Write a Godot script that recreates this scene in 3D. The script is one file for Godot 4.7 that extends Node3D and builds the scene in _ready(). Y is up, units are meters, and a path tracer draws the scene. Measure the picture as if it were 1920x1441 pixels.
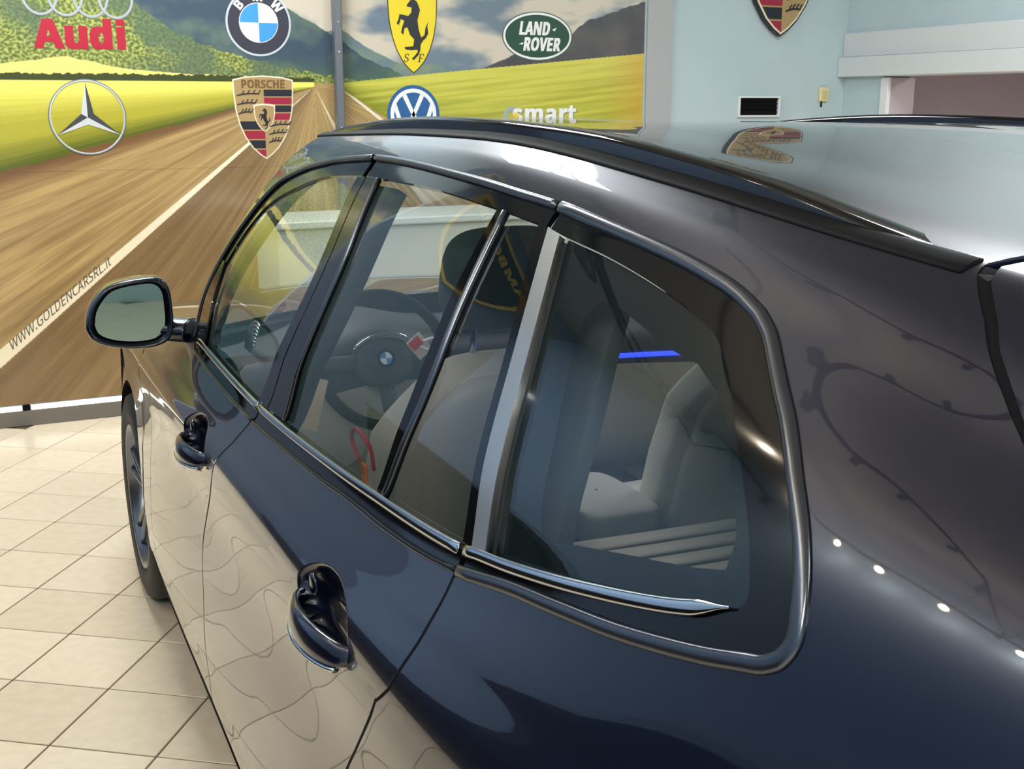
extends Node3D

# ------------------------------------------------------------------ mesh builder
class MB:
	var v := PackedVector3Array()
	var n := PackedVector3Array()
	var t := PackedVector2Array()
	var ix := PackedInt32Array()
	func vert(p: Vector3, nn := Vector3.ZERO, uv := Vector2.ZERO) -> int:
		v.append(p); n.append(nn); t.append(uv)
		return v.size() - 1
	func tri(a: int, b: int, c: int) -> void:
		ix.append(a); ix.append(b); ix.append(c)
	# winding follows the vertex normals
	func trin(a: int, b: int, c: int) -> void:
		var f := (v[c] - v[a]).cross(v[b] - v[a])
		if f.dot(n[a] + n[b] + n[c]) >= 0.0:
			tri(a, b, c)
		else:
			tri(a, c, b)
	func quadn(a: int, b: int, c: int, d: int) -> void:
		trin(a, b, c); trin(a, c, d)
	# flat shaded polygon facing nn
	func face(pts: Array, nn: Vector3) -> void:
		var first := v.size()
		for p in pts:
			vert(p, nn)
		for i in range(1, pts.size() - 1):
			trin(first, first + i, first + i + 1)
	func smooth(from := 0) -> void:
		for i in range(from, n.size()):
			n[i] = Vector3.ZERO
		for k in range(0, ix.size(), 3):
			var a := ix[k]
			if a < from: continue
			var f := (v[ix[k + 2]] - v[a]).cross(v[ix[k + 1]] - v[a])
			n[a] += f; n[ix[k + 1]] += f; n[ix[k + 2]] += f
		for i in range(from, n.size()):
			n[i] = n[i].normalized() if n[i].length() > 1e-12 else Vector3.UP
	func mesh() -> ArrayMesh:
		var arr := []
		arr.resize(Mesh.ARRAY_MAX)
		arr[Mesh.ARRAY_VERTEX] = v; arr[Mesh.ARRAY_NORMAL] = n; arr[Mesh.ARRAY_TEX_UV] = t; arr[Mesh.ARRAY_INDEX] = ix
		var m := ArrayMesh.new()
		m.add_surface_from_arrays(Mesh.PRIMITIVE_TRIANGLES, arr)
		return m

# ------------------------------------------------------------------ scene helpers
var M := {}
var taken := {}

func numbered(called: String) -> String:
	var k: int = taken.get(called, 0)
	taken[called] = k + 1
	return called if k == 0 else "%s_%03d" % [called, k]

func put(mesh: Mesh, called: String, m: Material, parent: Node = self) -> MeshInstance3D:
	var o := MeshInstance3D.new()
	o.mesh = mesh
	o.name = numbered(called) if parent == self else called
	o.material_override = m
	parent.add_child(o, true)
	return o

func node(called: String, parent: Node = self, at := Vector3.ZERO) -> Node3D:
	var o := Node3D.new()
	o.name = numbered(called) if parent == self else called
	parent.add_child(o, true)
	o.position = at
	return o

func tag(o: Node, label: String, category: String, group := "") -> void:
	o.set_meta("label", label)
	o.set_meta("category", category)
	if group: o.set_meta("group", group)

func struct(o: Node) -> Node:
	o.set_meta("kind", "structure")
	return o

func mat(c: Color, rough := 0.6, metal := 0.0) -> StandardMaterial3D:
	var m := StandardMaterial3D.new()
	m.albedo_color = c
	m.roughness = rough
	m.metallic = metal
	return m

func rgb(r: int, g: int, b: int) -> Color:
	return Color8(r, g, b)

func glow(c: Color, e: float) -> StandardMaterial3D:
	var m := mat(c, 0.5)
	m.emission_enabled = true
	m.emission = c
	m.emission_energy_multiplier = e
	return m

func pane(c: Color, a: float) -> StandardMaterial3D:
	var m := mat(Color(c.r, c.g, c.b, a), 0.0)
	m.transparency = BaseMaterial3D.TRANSPARENCY_ALPHA
	return m

# box with chamfered edges
func bev(center: Vector3, size: Vector3, b := 0.004, mb: MB = null) -> MB:
	if mb == null: mb = MB.new()
	var h := size * 0.5
	b = minf(b, minf(h.x, minf(h.y, h.z)) * 0.9)
	for ax in 3:
		var a1 := (ax + 1) % 3
		var a2 := (ax + 2) % 3
		for sg in [-1.0, 1.0]:
			var nn := Vector3.ZERO
			nn[ax] = sg
			var pts := []
			for q in [[-1, -1], [1, -1], [1, 1], [-1, 1]]:
				var p := Vector3.ZERO
				p[ax] = sg * h[ax]; p[a1] = q[0] * (h[a1] - b); p[a2] = q[1] * (h[a2] - b)
				pts.append(center + p)
			mb.face(pts, nn)
			for sg2 in [-1.0, 1.0]:
				var e := []
				for q2 in [-1.0, 1.0]:
					var p1 := Vector3.ZERO
					p1[ax] = sg * h[ax]; p1[a1] = sg2 * (h[a1] - b); p1[a2] = q2 * (h[a2] - b)
					e.append(center + p1)
				for q2 in [1.0, -1.0]:
					var p2 := Vector3.ZERO
					p2[ax] = sg * (h[ax] - b); p2[a1] = sg2 * h[a1]; p2[a2] = q2 * (h[a2] - b)
					e.append(center + p2)
				var n2 := Vector3.ZERO
				n2[ax] = sg; n2[a1] = sg2
				mb.face(e, n2.normalized())
	for sx in [-1.0, 1.0]:
		for sy in [-1.0, 1.0]:
			for sz in [-1.0, 1.0]:
				mb.face([center + Vector3(sx * h.x, sy * (h.y - b), sz * (h.z - b)), center + Vector3(sx * (h.x - b), sy * h.y, sz * (h.z - b)), center + Vector3(sx * (h.x - b), sy * (h.y - b), sz * h.z)], Vector3(sx, sy, sz).normalized())
	return mb

# generic parametric grid, smooth shaded; flip if it faces the wrong way
func grid(nu: int, nv: int, f: Callable, wrap := false, flip := false, mb: MB = null) -> MB:
	if mb == null: mb = MB.new()
	var first := mb.v.size()
	var cols := nu if wrap else nu + 1
	for j in nv + 1:
		for i in cols:
			mb.vert(f.call(float(i) / nu, float(j) / nv), Vector3.ZERO, Vector2(float(i) / nu, float(j) / nv))
	for j in nv:
		for i in nu:
			var a := first + j * cols + i
			var b := first + j * cols + (i + 1) % cols
			var c := b + cols
			var d := a + cols
			if flip:
				mb.tri(a, c, b); mb.tri(a, d, c)
			else:
				mb.tri(a, b, c); mb.tri(a, c, d)
	mb.smooth(first)
	return mb

func spow(x: float, e: float) -> float:
	return signf(x) * pow(absf(x), e)

# superellipsoid cushion; e near 0 is boxy, 1 is round
func pillow(c: Vector3, r: Vector3, e1 := 0.45, e2 := 0.45, basis := Basis.IDENTITY, warp = null, nu := 28, nv := 16, mb: MB = null) -> MB:
	return grid(nu, nv, func(u: float, v: float) -> Vector3:
		var a := u * TAU
		var b := (v - 0.5) * PI * 0.9999
		var p := Vector3(r.x * spow(cos(b), e1) * spow(cos(a), e2), r.y * spow(sin(b), e1), r.z * spow(cos(b), e1) * spow(sin(a), e2))
		if warp != null: p = warp.call(p)
		return c + basis * p, true, false, mb)

# sweep a closed profile (x across, y along the normal) along points with normals
func sweep(pts: Array, nrm: Array, prof: Array, closed := false, mb: MB = null, sc = null) -> MB:
	if mb == null: mb = MB.new()
	var np := pts.size()
	var nq := prof.size()
	var first := mb.v.size()
	for i in np:
		var a: Vector3 = pts[(i - 1 + np) % np] if closed else pts[maxi(i - 1, 0)]
		var b: Vector3 = pts[(i + 1) % np] if closed else pts[mini(i + 1, np - 1)]
		var tg := (b - a).normalized()
		var nn: Vector3 = nrm[i]
		nn = (nn - tg * nn.dot(tg)).normalized()
		var bi := nn.cross(tg).normalized()
		var k := 1.0
		if sc != null: k = sc.call(float(i) / (np - 1))
		for q in prof:
			mb.vert(pts[i] + bi * (q.x * k) + nn * (q.y * k))
	for i in (np if closed else np - 1):
		for j in nq:
			var a := first + i * nq + j
			var b := first + i * nq + (j + 1) % nq
			var c := first + ((i + 1) % np) * nq + (j + 1) % nq
			var d := first + ((i + 1) % np) * nq + j
			mb.tri(a, b, c); mb.tri(a, c, d)
	if not closed:
		for e in [0, np - 1]:
			for j in range(1, nq - 1):
				var a: int = first + e * nq
				if e == 0: mb.tri(a, a + j + 1, a + j)
				else: mb.tri(a, a + j, a + j + 1)
	mb.smooth(first)
	return mb

func ring(r: float, seg := 10, ry := -1.0) -> Array:
	var o := []
	for i in seg:
		var a := -TAU * i / seg
		o.append(Vector2(cos(a) * r, sin(a) * (ry if ry > 0 else r)))
	return o

func tube(pts: Array, r: float, seg := 8, mb: MB = null, closed := false) -> MB:
	var ns := []
	var up := Vector3(0.31, 0.9, 0.27).normalized()
	for i in pts.size():
		ns.append(up)
	return sweep(pts, ns, ring(r, seg), closed, mb)

# catmull-rom through points, n samples
func curve(P: Array, n: int) -> Array:
	var o := []
	var L := [0.0]
	for i in range(1, P.size()):
		L.append(L[-1] + (P[i] - P[i - 1]).length())
	var seg := 0
	for k in n:
		var d: float = L[-1] * k / (n - 1)
		while seg < P.size() - 2 and d > L[seg + 1]: seg += 1
		var h: float = maxf(L[seg + 1] - L[seg], 1e-9)
		var t := clampf((d - L[seg]) / h, 0.0, 1.0)
		var m0 = (P[seg + 1] - P[maxi(seg - 1, 0)]) / maxf(L[seg + 1] - L[maxi(seg - 1, 0)], 1e-9) * h
		var m1 = (P[mini(seg + 2, P.size() - 1)] - P[seg]) / maxf(L[mini(seg + 2, P.size() - 1)] - L[seg], 1e-9) * h
		var t2 := t * t
		var t3 := t2 * t
		o.append(P[seg] * (2 * t3 - 3 * t2 + 1) + m0 * (t3 - 2 * t2 + t) + P[seg + 1] * (3 * t2 - 2 * t3) + m1 * (t3 - t2))
	return o

# lathe profile (r, y) about the axis, placed by xf
func lathe(prof: Array, seg: int, xf := Transform3D.IDENTITY, mb: MB = null) -> MB:
	return grid(seg, prof.size() - 1, func(u: float, v: float) -> Vector3:
		var q: Vector2 = prof[int(round(v * (prof.size() - 1)))]
		return xf * Vector3(q.x * cos(u * TAU), q.y, q.x * sin(u * TAU)), true, false, mb)

# prism from a flat polygon in the xy plane from z0 to z1
func prism(poly: PackedVector2Array, z0: float, z1: float, xf := Transform3D.IDENTITY, mb: MB = null) -> MB:
	if mb == null: mb = MB.new()
	var tr := Geometry2D.triangulate_polygon(poly)
	var nz := (xf.basis * Vector3(0, 0, 1)).normalized()
	var first := mb.v.size()
	for p in poly: mb.vert(xf * Vector3(p.x, p.y, z1), nz)
	for k in range(0, tr.size(), 3): mb.trin(first + tr[k], first + tr[k + 1], first + tr[k + 2])
	first = mb.v.size()
	for p in poly: mb.vert(xf * Vector3(p.x, p.y, z0), -nz)
	for k in range(0, tr.size(), 3): mb.trin(first + tr[k], first + tr[k + 1], first + tr[k + 2])
	var cw := Geometry2D.is_polygon_clockwise(poly)
	for i in poly.size():
		var a := poly[i]
		var b := poly[(i + 1) % poly.size()]
		if a.distance_to(b) < 1e-7: continue
		var o := (b - a).orthogonal().normalized() * (-1.0 if cw else 1.0)
		mb.face([xf * Vector3(a.x, a.y, z0), xf * Vector3(b.x, b.y, z0), xf * Vector3(b.x, b.y, z1), xf * Vector3(a.x, a.y, z1)], (xf.basis * Vector3(-o.x, -o.y, 0)).normalized() * -1.0)
	return mb

func lines(a: Array, x: float) -> float:
	if x <= a[0][0]: return a[0][1]
	for i in range(1, a.size()):
		if x <= a[i][0]:
			return lerpf(a[i - 1][1], a[i][1], (x - a[i - 1][0]) / (a[i][0] - a[i - 1][0]))
	return a[-1][1]

func grain(a: Color, b: Color, freq: float, sz := 512, oct := 4, sd := 3) -> NoiseTexture2D:
	var f := FastNoiseLite.new()
	f.seed = sd
	f.frequency = freq
	f.fractal_octaves = oct
	var t := NoiseTexture2D.new()
	t.width = sz; t.height = sz; t.seamless = true; t.noise = f
	var g := Gradient.new()
	g.set_color(0, a); g.set_color(1, b)
	t.color_ramp = g
	return t

# ------------------------------------------------------------------ car body surface
# s runs up the flank from the sill (0) over the belt (8), the window top (11) and the roof edge (13) to the roof middle (15); z runs back from the front axle
const ZK := [-.86, -.6, -.2, .2, .6, 1.0, 1.5, 2.0, 2.4, 2.8, 3.1, 3.35, 3.6, 3.82]
const TB := [
	[.74, .86, .918, .930, .938, .942, .942, .944, .946, .945, .925, .895, .850, .78],
	[.86, .88, .90, .91, .92, .935, .95, .965, .975, .985, .99, .99, .985, .98],
	[.78, .90, .985, 1.025, 1.045, 1.052, 1.058, 1.072, 1.095, 1.145, 1.20, 1.235, 1.25, 1.25],
	[.59, .70, .78, .822, .848, .860, .864, .865, .864, .858, .845, .825, .78, .72],
	[1.54, 1.54, 1.54, 1.54, 1.54, 1.55, 1.565, 1.568, 1.556, 1.518, 1.482, 1.445, 1.405, 1.365],
	[.60, .60, .60, .60, .61, .625, .640, .647, .651, .657, .669, .683, .668, .62],
	[1.60, 1.60, 1.60, 1.60, 1.60, 1.605, 1.622, 1.634, 1.630, 1.598, 1.566, 1.542, 1.517, 1.48],
	[.55, .55, .55, .55, .55, .56, .575, .580, .580, .580, .578, .57, .55, .51]]
var TM := []
var kz := -99.0
var KP := PackedVector2Array()
var KT := PackedVector2Array()
var KL := PackedFloat32Array()

func tangents() -> void:
	for row in TB:
		var m := PackedFloat32Array()
		var c := ZK.size()
		for i in c:
			if i == 0: m.append((row[1] - row[0]) / (ZK[1] - ZK[0]))
			elif i == c - 1: m.append((row[-1] - row[-2]) / (ZK[-1] - ZK[-2]))
			else:
				var h0: float = ZK[i] - ZK[i - 1]
				var h1: float = ZK[i + 1] - ZK[i]
				m.append(((row[i] - row[i - 1]) / h0 * h1 + (row[i + 1] - row[i]) / h1 * h0) / (h0 + h1))
		TM.append(m)

func stations(z: float) -> void:
	if z == kz: return
	kz = z
	var zz := clampf(z, ZK[0], ZK[-1])
	var i := 0
	while i < ZK.size() - 2 and zz > ZK[i + 1]: i += 1
	var h: float = ZK[i + 1] - ZK[i]
	var t: float = (zz - ZK[i]) / h
	var t2 := t * t
	var t3 := t2 * t
	var g := PackedFloat32Array()
	for k in 8:
		g.append((2 * t3 - 3 * t2 + 1) * TB[k][i] + (t3 - 2 * t2 + t) * h * TM[k][i] + (3 * t2 - 2 * t3) * TB[k][i + 1] + (t3 - t2) * h * TM[k][i + 1])
	var w := g[0]; var cz := g[1]; var yb := g[2]; var xb := g[3]; var yt := g[4]; var xt := g[5]; var yr := g[6]; var xr := g[7]
	KP = PackedVector2Array([Vector2(w - .09, .22), Vector2(w - .008, .28), Vector2(w + .015, .42), Vector2(w + .010, .62), Vector2(w - .004, .80), Vector2(w, cz - .02), Vector2(w - .003, cz + .012),
		Vector2(xb + .45 * (w - xb) + .004, cz + .55 * (yb - cz)), Vector2(xb, yb), Vector2(xb + (xt - xb) * .30 + .018, yb + (yt - yb) * .32), Vector2(xb + (xt - xb) * .65 + .018, yb + (yt - yb) * .67), Vector2(xt, yt),
		Vector2(xr + (xt - xr) * .50, yr - (yr - yt) * .33), Vector2(xr, yr), Vector2(xr * .55, yr + .0084), Vector2(0, yr + .012)])
	var c := KP.size()
	KL.resize(c - 1)
	for k in c - 1: KL[k] = (KP[k + 1] - KP[k]).length()
	KT.resize(c)
	for k in c:
		if k == 0: KT[k] = (KP[1] - KP[0]) / KL[0]
		elif k == c - 1: KT[k] = Vector2(-1, 0)
		elif k == c - 2: KT[k] = Vector2(-1, .0132 / xr)
		elif k == c - 3: KT[k] = Vector2(-.985, .17)
		else: KT[k] = ((KP[k] - KP[k - 1]) / KL[k - 1] * KL[k] + (KP[k + 1] - KP[k]) / KL[k] * KL[k - 1]) / (KL[k] + KL[k - 1])

func surf(s: float, z: float) -> Vector3:
	stations(z)
	s = clampf(s, 0.0, 14.99999)
	var i := int(s)
	var t := s - i
	var t2 := t * t
	var t3 := t2 * t
	var h := KL[i]
	var p := KP[i] * (2 * t3 - 3 * t2 + 1) + KT[i] * (h * (t3 - 2 * t2 + t)) + KP[i + 1] * (3 * t2 - 2 * t3) + KT[i + 1] * (h * (t3 - t2))
	return Vector3(-p.x, p.y, z)

func outward(s: float, z: float) -> Vector3:
	var e := 0.004
	var a := surf(minf(s + e, 14.999), z) - surf(maxf(s - e, 0), z)
	var b := surf(s, z + e) - surf(s, z - e)
	return b.cross(a).normalized()

func s_at(y: float, z: float, lo := 0.0, hi := 12.9) -> float:
	for k in 22:
		var m := (lo + hi) * 0.5
		if surf(m, z).y < y: lo = m
		else: hi = m
	return (lo + hi) * 0.5

# body panel over a patch of the surface; f(u, v) gives (s, z); dent(p) gives a depth pressed in; hem folds the edge inward
func panel(nu: int, nv: int, f: Callable, side := -1, off := 0.0, hem := 0.012, dent = null) -> MB:
	var mb := MB.new()
	var fl := Vector3(-side, 1, 1)
	for j in nv + 1:
		for i in nu + 1:
			var q: Vector2 = f.call(float(i) / nu, float(j) / nv)
			var p := surf(q.x, q.y)
			var nn := outward(q.x, q.y)
			if dent != null:
				var d0: float = dent.call(p)
				if d0 != 0.0:
					var e := 0.003
					var ty := Vector3(0, 1, 0) - nn * nn.y
					var tz := Vector3(0, 0, 1) - nn * nn.z
					ty = ty.normalized(); tz = tz.normalized()
					var gy: float = (dent.call(p + ty * e) - dent.call(p - ty * e)) / (2 * e)
					var gz: float = (dent.call(p + tz * e) - dent.call(p - tz * e)) / (2 * e)
					p -= nn * d0
					nn = (nn + ty * gy + tz * gz).normalized()
			mb.vert((p + nn * off) * fl, nn * fl, Vector2(q.y, q.x))
	var c := nu + 1
	for j in nv:
		for i in nu:
			var a := j * c + i
			mb.quadn(a, a + 1, a + c + 1, a + c)
	if hem > 0.0:
		var rim := []
		for i in nu: rim.append(i)
		for j in nv: rim.append(j * c + nu)
		for i in range(nu, 0, -1): rim.append(nv * c + i)
		for j in range(nv, 0, -1): rim.append(j * c)
		var mid := Vector3.ZERO
		for k in rim: mid += mb.v[k]
		mid /= rim.size()
		var first := mb.v.size()
		for k in rim:
			var nn := mb.n[k]
			var o := (mb.v[k] - mid)
			o = (o - nn * o.dot(nn)).normalized()
			mb.vert(mb.v[k], (o * 0.95 + nn * 0.3).normalized()); mb.vert(mb.v[k] - nn * hem, o)
		var m := rim.size()
		for k in m:
			var a := first + k * 2
			var b := first + ((k + 1) % m) * 2
			mb.quadn(a, b, b + 1, a + 1)
	return mb

# points and normals along a curve of Vector2(s, z)
func along(P: Array, n: int, side := -1, off := 0.0) -> Array:
	var pts := []
	var ns := []
	var fl := Vector3(-side, 1, 1)
	for q in curve(P, n):
		var nn := outward(q.x, q.y)
		pts.append((surf(q.x, q.y) + nn * off) * fl)
		ns.append(nn * fl)
	return [pts, ns]

# ------------------------------------------------------------------ start
func _ready() -> void:
	tangents()
	var cam := Camera3D.new()
	cam.name = "camera"
	cam.fov = rad_to_deg(2.0 * atan(720.5 / 2140.0))
	cam.near = 0.02
	add_child(cam)
	cam.position = Vector3(-1.335, 1.68, 3.944)
	cam.rotation_degrees = Vector3(-13.8, -25.0, 0)
	cam.current = true
	var we := WorldEnvironment.new()
	we.name = "environment"
	var env := Environment.new()
	env.background_mode = Environment.BG_COLOR
	env.background_color = Color(0.02, 0.02, 0.025)
	env.tonemap_mode = Environment.TONE_MAPPER_LINEAR
	env.tonemap_exposure = 1.9
	env.sdfgi_enabled = true
	env.ssao_enabled = true
	env.ssil_enabled = true
	we.environment = env
	add_child(we)
	materials()
	room()
	lamps()
	mural()
	wall_things()
	car()
	cabin()
	loose_things()

const WF := -2.52
const WR := 4.23
const WL := -3.06
const WB := 8.0
const CH := 3.8

func materials() -> void:
	var paint := mat(rgb(9, 15, 38), 0.30, 0.5)
	paint.clearcoat_enabled = true
	paint.clearcoat = 1.0
	paint.clearcoat_roughness = 0.02
	M.paint = paint
	M.gloss = mat(rgb(9, 11, 15), 0.06)
	M.black = mat(rgb(12, 13, 15), 0.7)
	M.rubber = mat(rgb(17, 18, 19), 0.55)
	M.rubber.metallic_specular = 0.2
	M.black.metallic_specular = 0.2
	M.tyre = mat(rgb(24, 25, 27), 0.62)
	M.satin = mat(rgb(92, 96, 104), 0.22, 0.9)
	M.bar = mat(rgb(176, 180, 182), 0.3, 0.8)
	M.chrome = mat(rgb(205, 208, 212), 0.1, 1.0)
	M.rim = mat(rgb(120, 124, 130), 0.28, 0.85)
	M.mirror = mat(rgb(122, 140, 137), 0.02, 1.0)
	M.glass = pane(rgb(58, 88, 84), 0.24)
	M.tint = pane(rgb(26, 42, 46), 0.34)
	M.screen_glass = pane(rgb(120, 150, 140), 0.08)
	M.frit = mat(rgb(14, 18, 22), 0.05)
	M.cream = mat(rgb(208, 205, 190), 0.55)
	M.cream2 = mat(rgb(184, 182, 170), 0.55)
	M.trimgrey = mat(rgb(82, 92, 92), 0.6)
	M.dark = mat(rgb(40, 45, 50), 0.6)
	M.wall = mat(Color.WHITE, 0.75)
	M.wall.albedo_texture = grain(rgb(174, 192, 197), rgb(186, 203, 207), 0.004)
	M.wall.uv1_triplanar = true
	M.wall.uv1_scale = Vector3.ONE * 0.35
	M.wall_blue = mat(rgb(150, 180, 216), 0.75)
	M.wall_slate = mat(rgb(106, 121, 143), 0.75)
	M.grey = mat(rgb(168, 170, 170), 0.7)
	M.beam = mat(rgb(206, 210, 210), 0.45)
	M.white = mat(rgb(222, 224, 222), 0.6)
	M.mauve = mat(rgb(150, 138, 142), 0.8)
	M.ceil = mat(Color.WHITE, 0.85)
	M.ceil.albedo_texture = grain(rgb(162, 157, 150), rgb(174, 169, 162), 0.006)
	M.ceil.uv1_triplanar = true
	M.ceil.uv1_scale = Vector3.ONE * 0.3
	M.grout = mat(rgb(92, 78, 62), 0.9)
	M.steel = mat(rgb(120, 124, 130), 0.35, 0.6)
	M.cable = mat(rgb(14, 14, 14), 0.6)
	M.bulb = glow(Color(1, 0.96, 0.88), 40.0)
	M.bulb_off = mat(rgb(40, 38, 34), 0.15)
	M.red = mat(rgb(200, 30, 48), 0.5)

# ------------------------------------------------------------------ lamps
func panel_lamp(at: Vector3, size: Vector2, col: Color, energy: float, label: String) -> void:
	var t := node("ceiling_light", self, at)
	tag(t, label, "ceiling light", "flat ceiling light panels")
	put(bev(Vector3(0, 0.03, 0), Vector3(size.x + 0.06, 0.06, size.y + 0.06), 0.006).mesh(), "housing", M.white, t)
	put(bev(Vector3(0, -0.004, 0), Vector3(size.x, 0.012, size.y), 0.003).mesh(), "diffuser", glow(col, energy * 0.45 / (size.x * size.y)), t)
	var l := AreaLight3D.new()
	l.name = "light"
	l.light_color = col
	l.light_energy = energy
	l.area_size = size
	l.area_range = 20.0
	l.area_attenuation = 2.0
	l.shadow_enabled = true
	t.add_child(l)
	l.position = Vector3(0, -0.014, 0)
	l.rotation_degrees = Vector3(-90, 0, 0)

func lamps() -> void:
	var warm := Color(1.0, 0.98, 0.95)
	panel_lamp(Vector3(-0.85, CH - 0.06, -1.15), Vector2(1.1, 1.4), Color(0.98, 0.99, 1.0), 6.0, "large white light panel on the ceiling near the mural wall")
	panel_lamp(Vector3(-2.3, CH - 0.06, 5.6), Vector2(1.2, 1.2), warm, 6.0, "warm light panel on the ceiling behind the photographer")
	panel_lamp(Vector3(2.5, CH - 0.06, 0.9), Vector2(1.2, 1.2), Color(0.96, 0.98, 1.0), 5.5, "cool light panel on the ceiling near the pale blue wall")
	panel_lamp(Vector3(1.5, CH - 0.06, 5.4), Vector2(1.2, 1.2), warm, 5.0, "warm light panel on the ceiling behind the car")
	panel_lamp(Vector3(WR + 1.3, 2.33, 0.2), Vector2(0.6, 0.6), warm, 3.2, "small light panel in the room beyond the opening")

# ------------------------------------------------------------------ room
func wallbox(called: String, a: Vector3, b: Vector3, m: Material) -> MeshInstance3D:
	var o := put(bev((a + b) * 0.5, (b - a).abs(), 0.002).mesh(), called, m)
	struct(o)
	return o

func room() -> void:
	var fl := put(bev(Vector3((WL + WR) * 0.5, -0.103, (WF + WB) * 0.5), Vector3(WR - WL + 0.6, 0.2, WB - WF + 0.6), 0.002).mesh(), "floor", M.grout)
	struct(fl)
	tiles(fl)
	wallbox("ceiling", Vector3(WL - 0.3, CH, WF - 0.3), Vector3(WR + 0.3, CH + 0.2, WB + 0.3), M.ceil)
	wallbox("wall_front", Vector3(-1.87, 0, WF - 0.25), Vector3(WR + 0.25, CH, WF), M.wall)
	wallbox("wall_front_left", Vector3(WL - 0.3, 0, WF - 0.25), Vector3(-1.87, CH, WF), M.wall_slate)
	wallbox("wall_left", Vector3(WL - 0.25, 0, WF), Vector3(WL, CH, WB), M.wall_blue)
	wallbox("wall_back", Vector3(WL - 0.25, 0, WB), Vector3(WR + 0.25, CH, WB + 0.25), M.wall)
	# right wall: a solid end, an opening under a stepped beam, then solid again
	var wr := wallbox("wall_right", Vector3(WR, 0, WF), Vector3(WR + 0.25, 1.86, -2.13), M.wall)
	put(bev(Vector3(WR + 0.125, (2.15 + CH) * 0.5, (WF + WB) * 0.5), Vector3(0.25, CH - 2.15, WB - WF), 0.002).mesh(), "upper_wall", M.wall, wr)
	put(bev(Vector3(WR + 0.125, 0.93, (2.4 + WB) * 0.5), Vector3(0.25, 1.86, WB - 2.4), 0.002).mesh(), "lower_wall", M.wall, wr)
	put(bev(Vector3(WR + 0.105, 2.07, (WF + WB) * 0.5), Vector3(0.27, 0.16, WB - WF), 0.006).mesh(), "upper_beam", M.beam, wr)
	put(bev(Vector3(WR + 0.085, 1.925, (WF + WB) * 0.5), Vector3(0.31, 0.13, WB - WF), 0.006).mesh(), "lower_beam", M.beam, wr)
	put(bev(Vector3(WR - 0.002, 0.925, -2.11), Vector3(0.03, 1.85, 0.07), 0.004).mesh(), "jamb", M.white, wr)
	put(bev(Vector3(WR + 0.14, 0.925, -2.12), Vector3(0.22, 1.85, 0.03), 0.004).mesh(), "reveal", mat(rgb(186, 176, 184), 0.7), wr)
	# the room beyond the opening
	wallbox("wall_recess", Vector3(WR + 2.4, 0, -2.4), Vector3(WR + 2.6, 2.4, 2.7), M.mauve)
	wallbox("wall_recess_front", Vector3(WR + 0.25, 0, -2.6), Vector3(WR + 2.4, 2.4, -2.4), M.mauve)
	wallbox("wall_recess_back", Vector3(WR + 0.25, 0, 2.5), Vector3(WR + 2.4, 2.4, 2.7), M.mauve)
	wallbox("ceiling_recess", Vector3(WR + 0.25, 2.4, -2.6), Vector3(WR + 2.6, 2.5, 2.7), M.mauve)
	wallbox("floor_recess", Vector3(WR + 0.30, -0.1, -2.6), Vector3(WR + 2.6, 0.0, 2.7), M.mauve)
	# grey skirting and the bright strip along the foot of the mural wall
	for a in [[WL, 2.6]]:
		var b := put(bev(Vector3((a[0] + a[1]) * 0.5, 0.0425, WF + 0.006), Vector3(a[1] - a[0], 0.085, 0.012), 0.002).mesh(), "baseboard_front", mat(rgb(112, 108, 100), 0.5))
		struct(b)
	for a in [[-1.85, -1.215, "left of the joint"], [-1.175, 2.6, "running behind the car"]]:
		var led := node("light_strip", self, Vector3((a[0] + a[1]) * 0.5, 0.1, WF + 0.006))
		tag(led, "glowing white strip along the foot of the mural, " + a[2], "light strip")
		put(bev(Vector3.ZERO, Vector3(a[1] - a[0], 0.030, 0.012), 0.002).mesh(), "channel", M.white, led)
		put(bev(Vector3(0, 0.0, 0.007), Vector3(a[1] - a[0] - 0.01, 0.024, 0.004), 0.001).mesh(), "light_cover", glow(Color(1, 0.97, 0.88), 2.4), led)
		if a[1] > 0: put(bev(Vector3(a[0] - 0.02 - led.position.x, 0, 0), Vector3(0.036, 0.032, 0.014), 0.003).mesh(), "joint", M.black, led)
	wallbox("trim_1", Vector3(2.615, 0, WF), Vector3(2.80, CH, WF + 0.02), M.grey)

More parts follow.
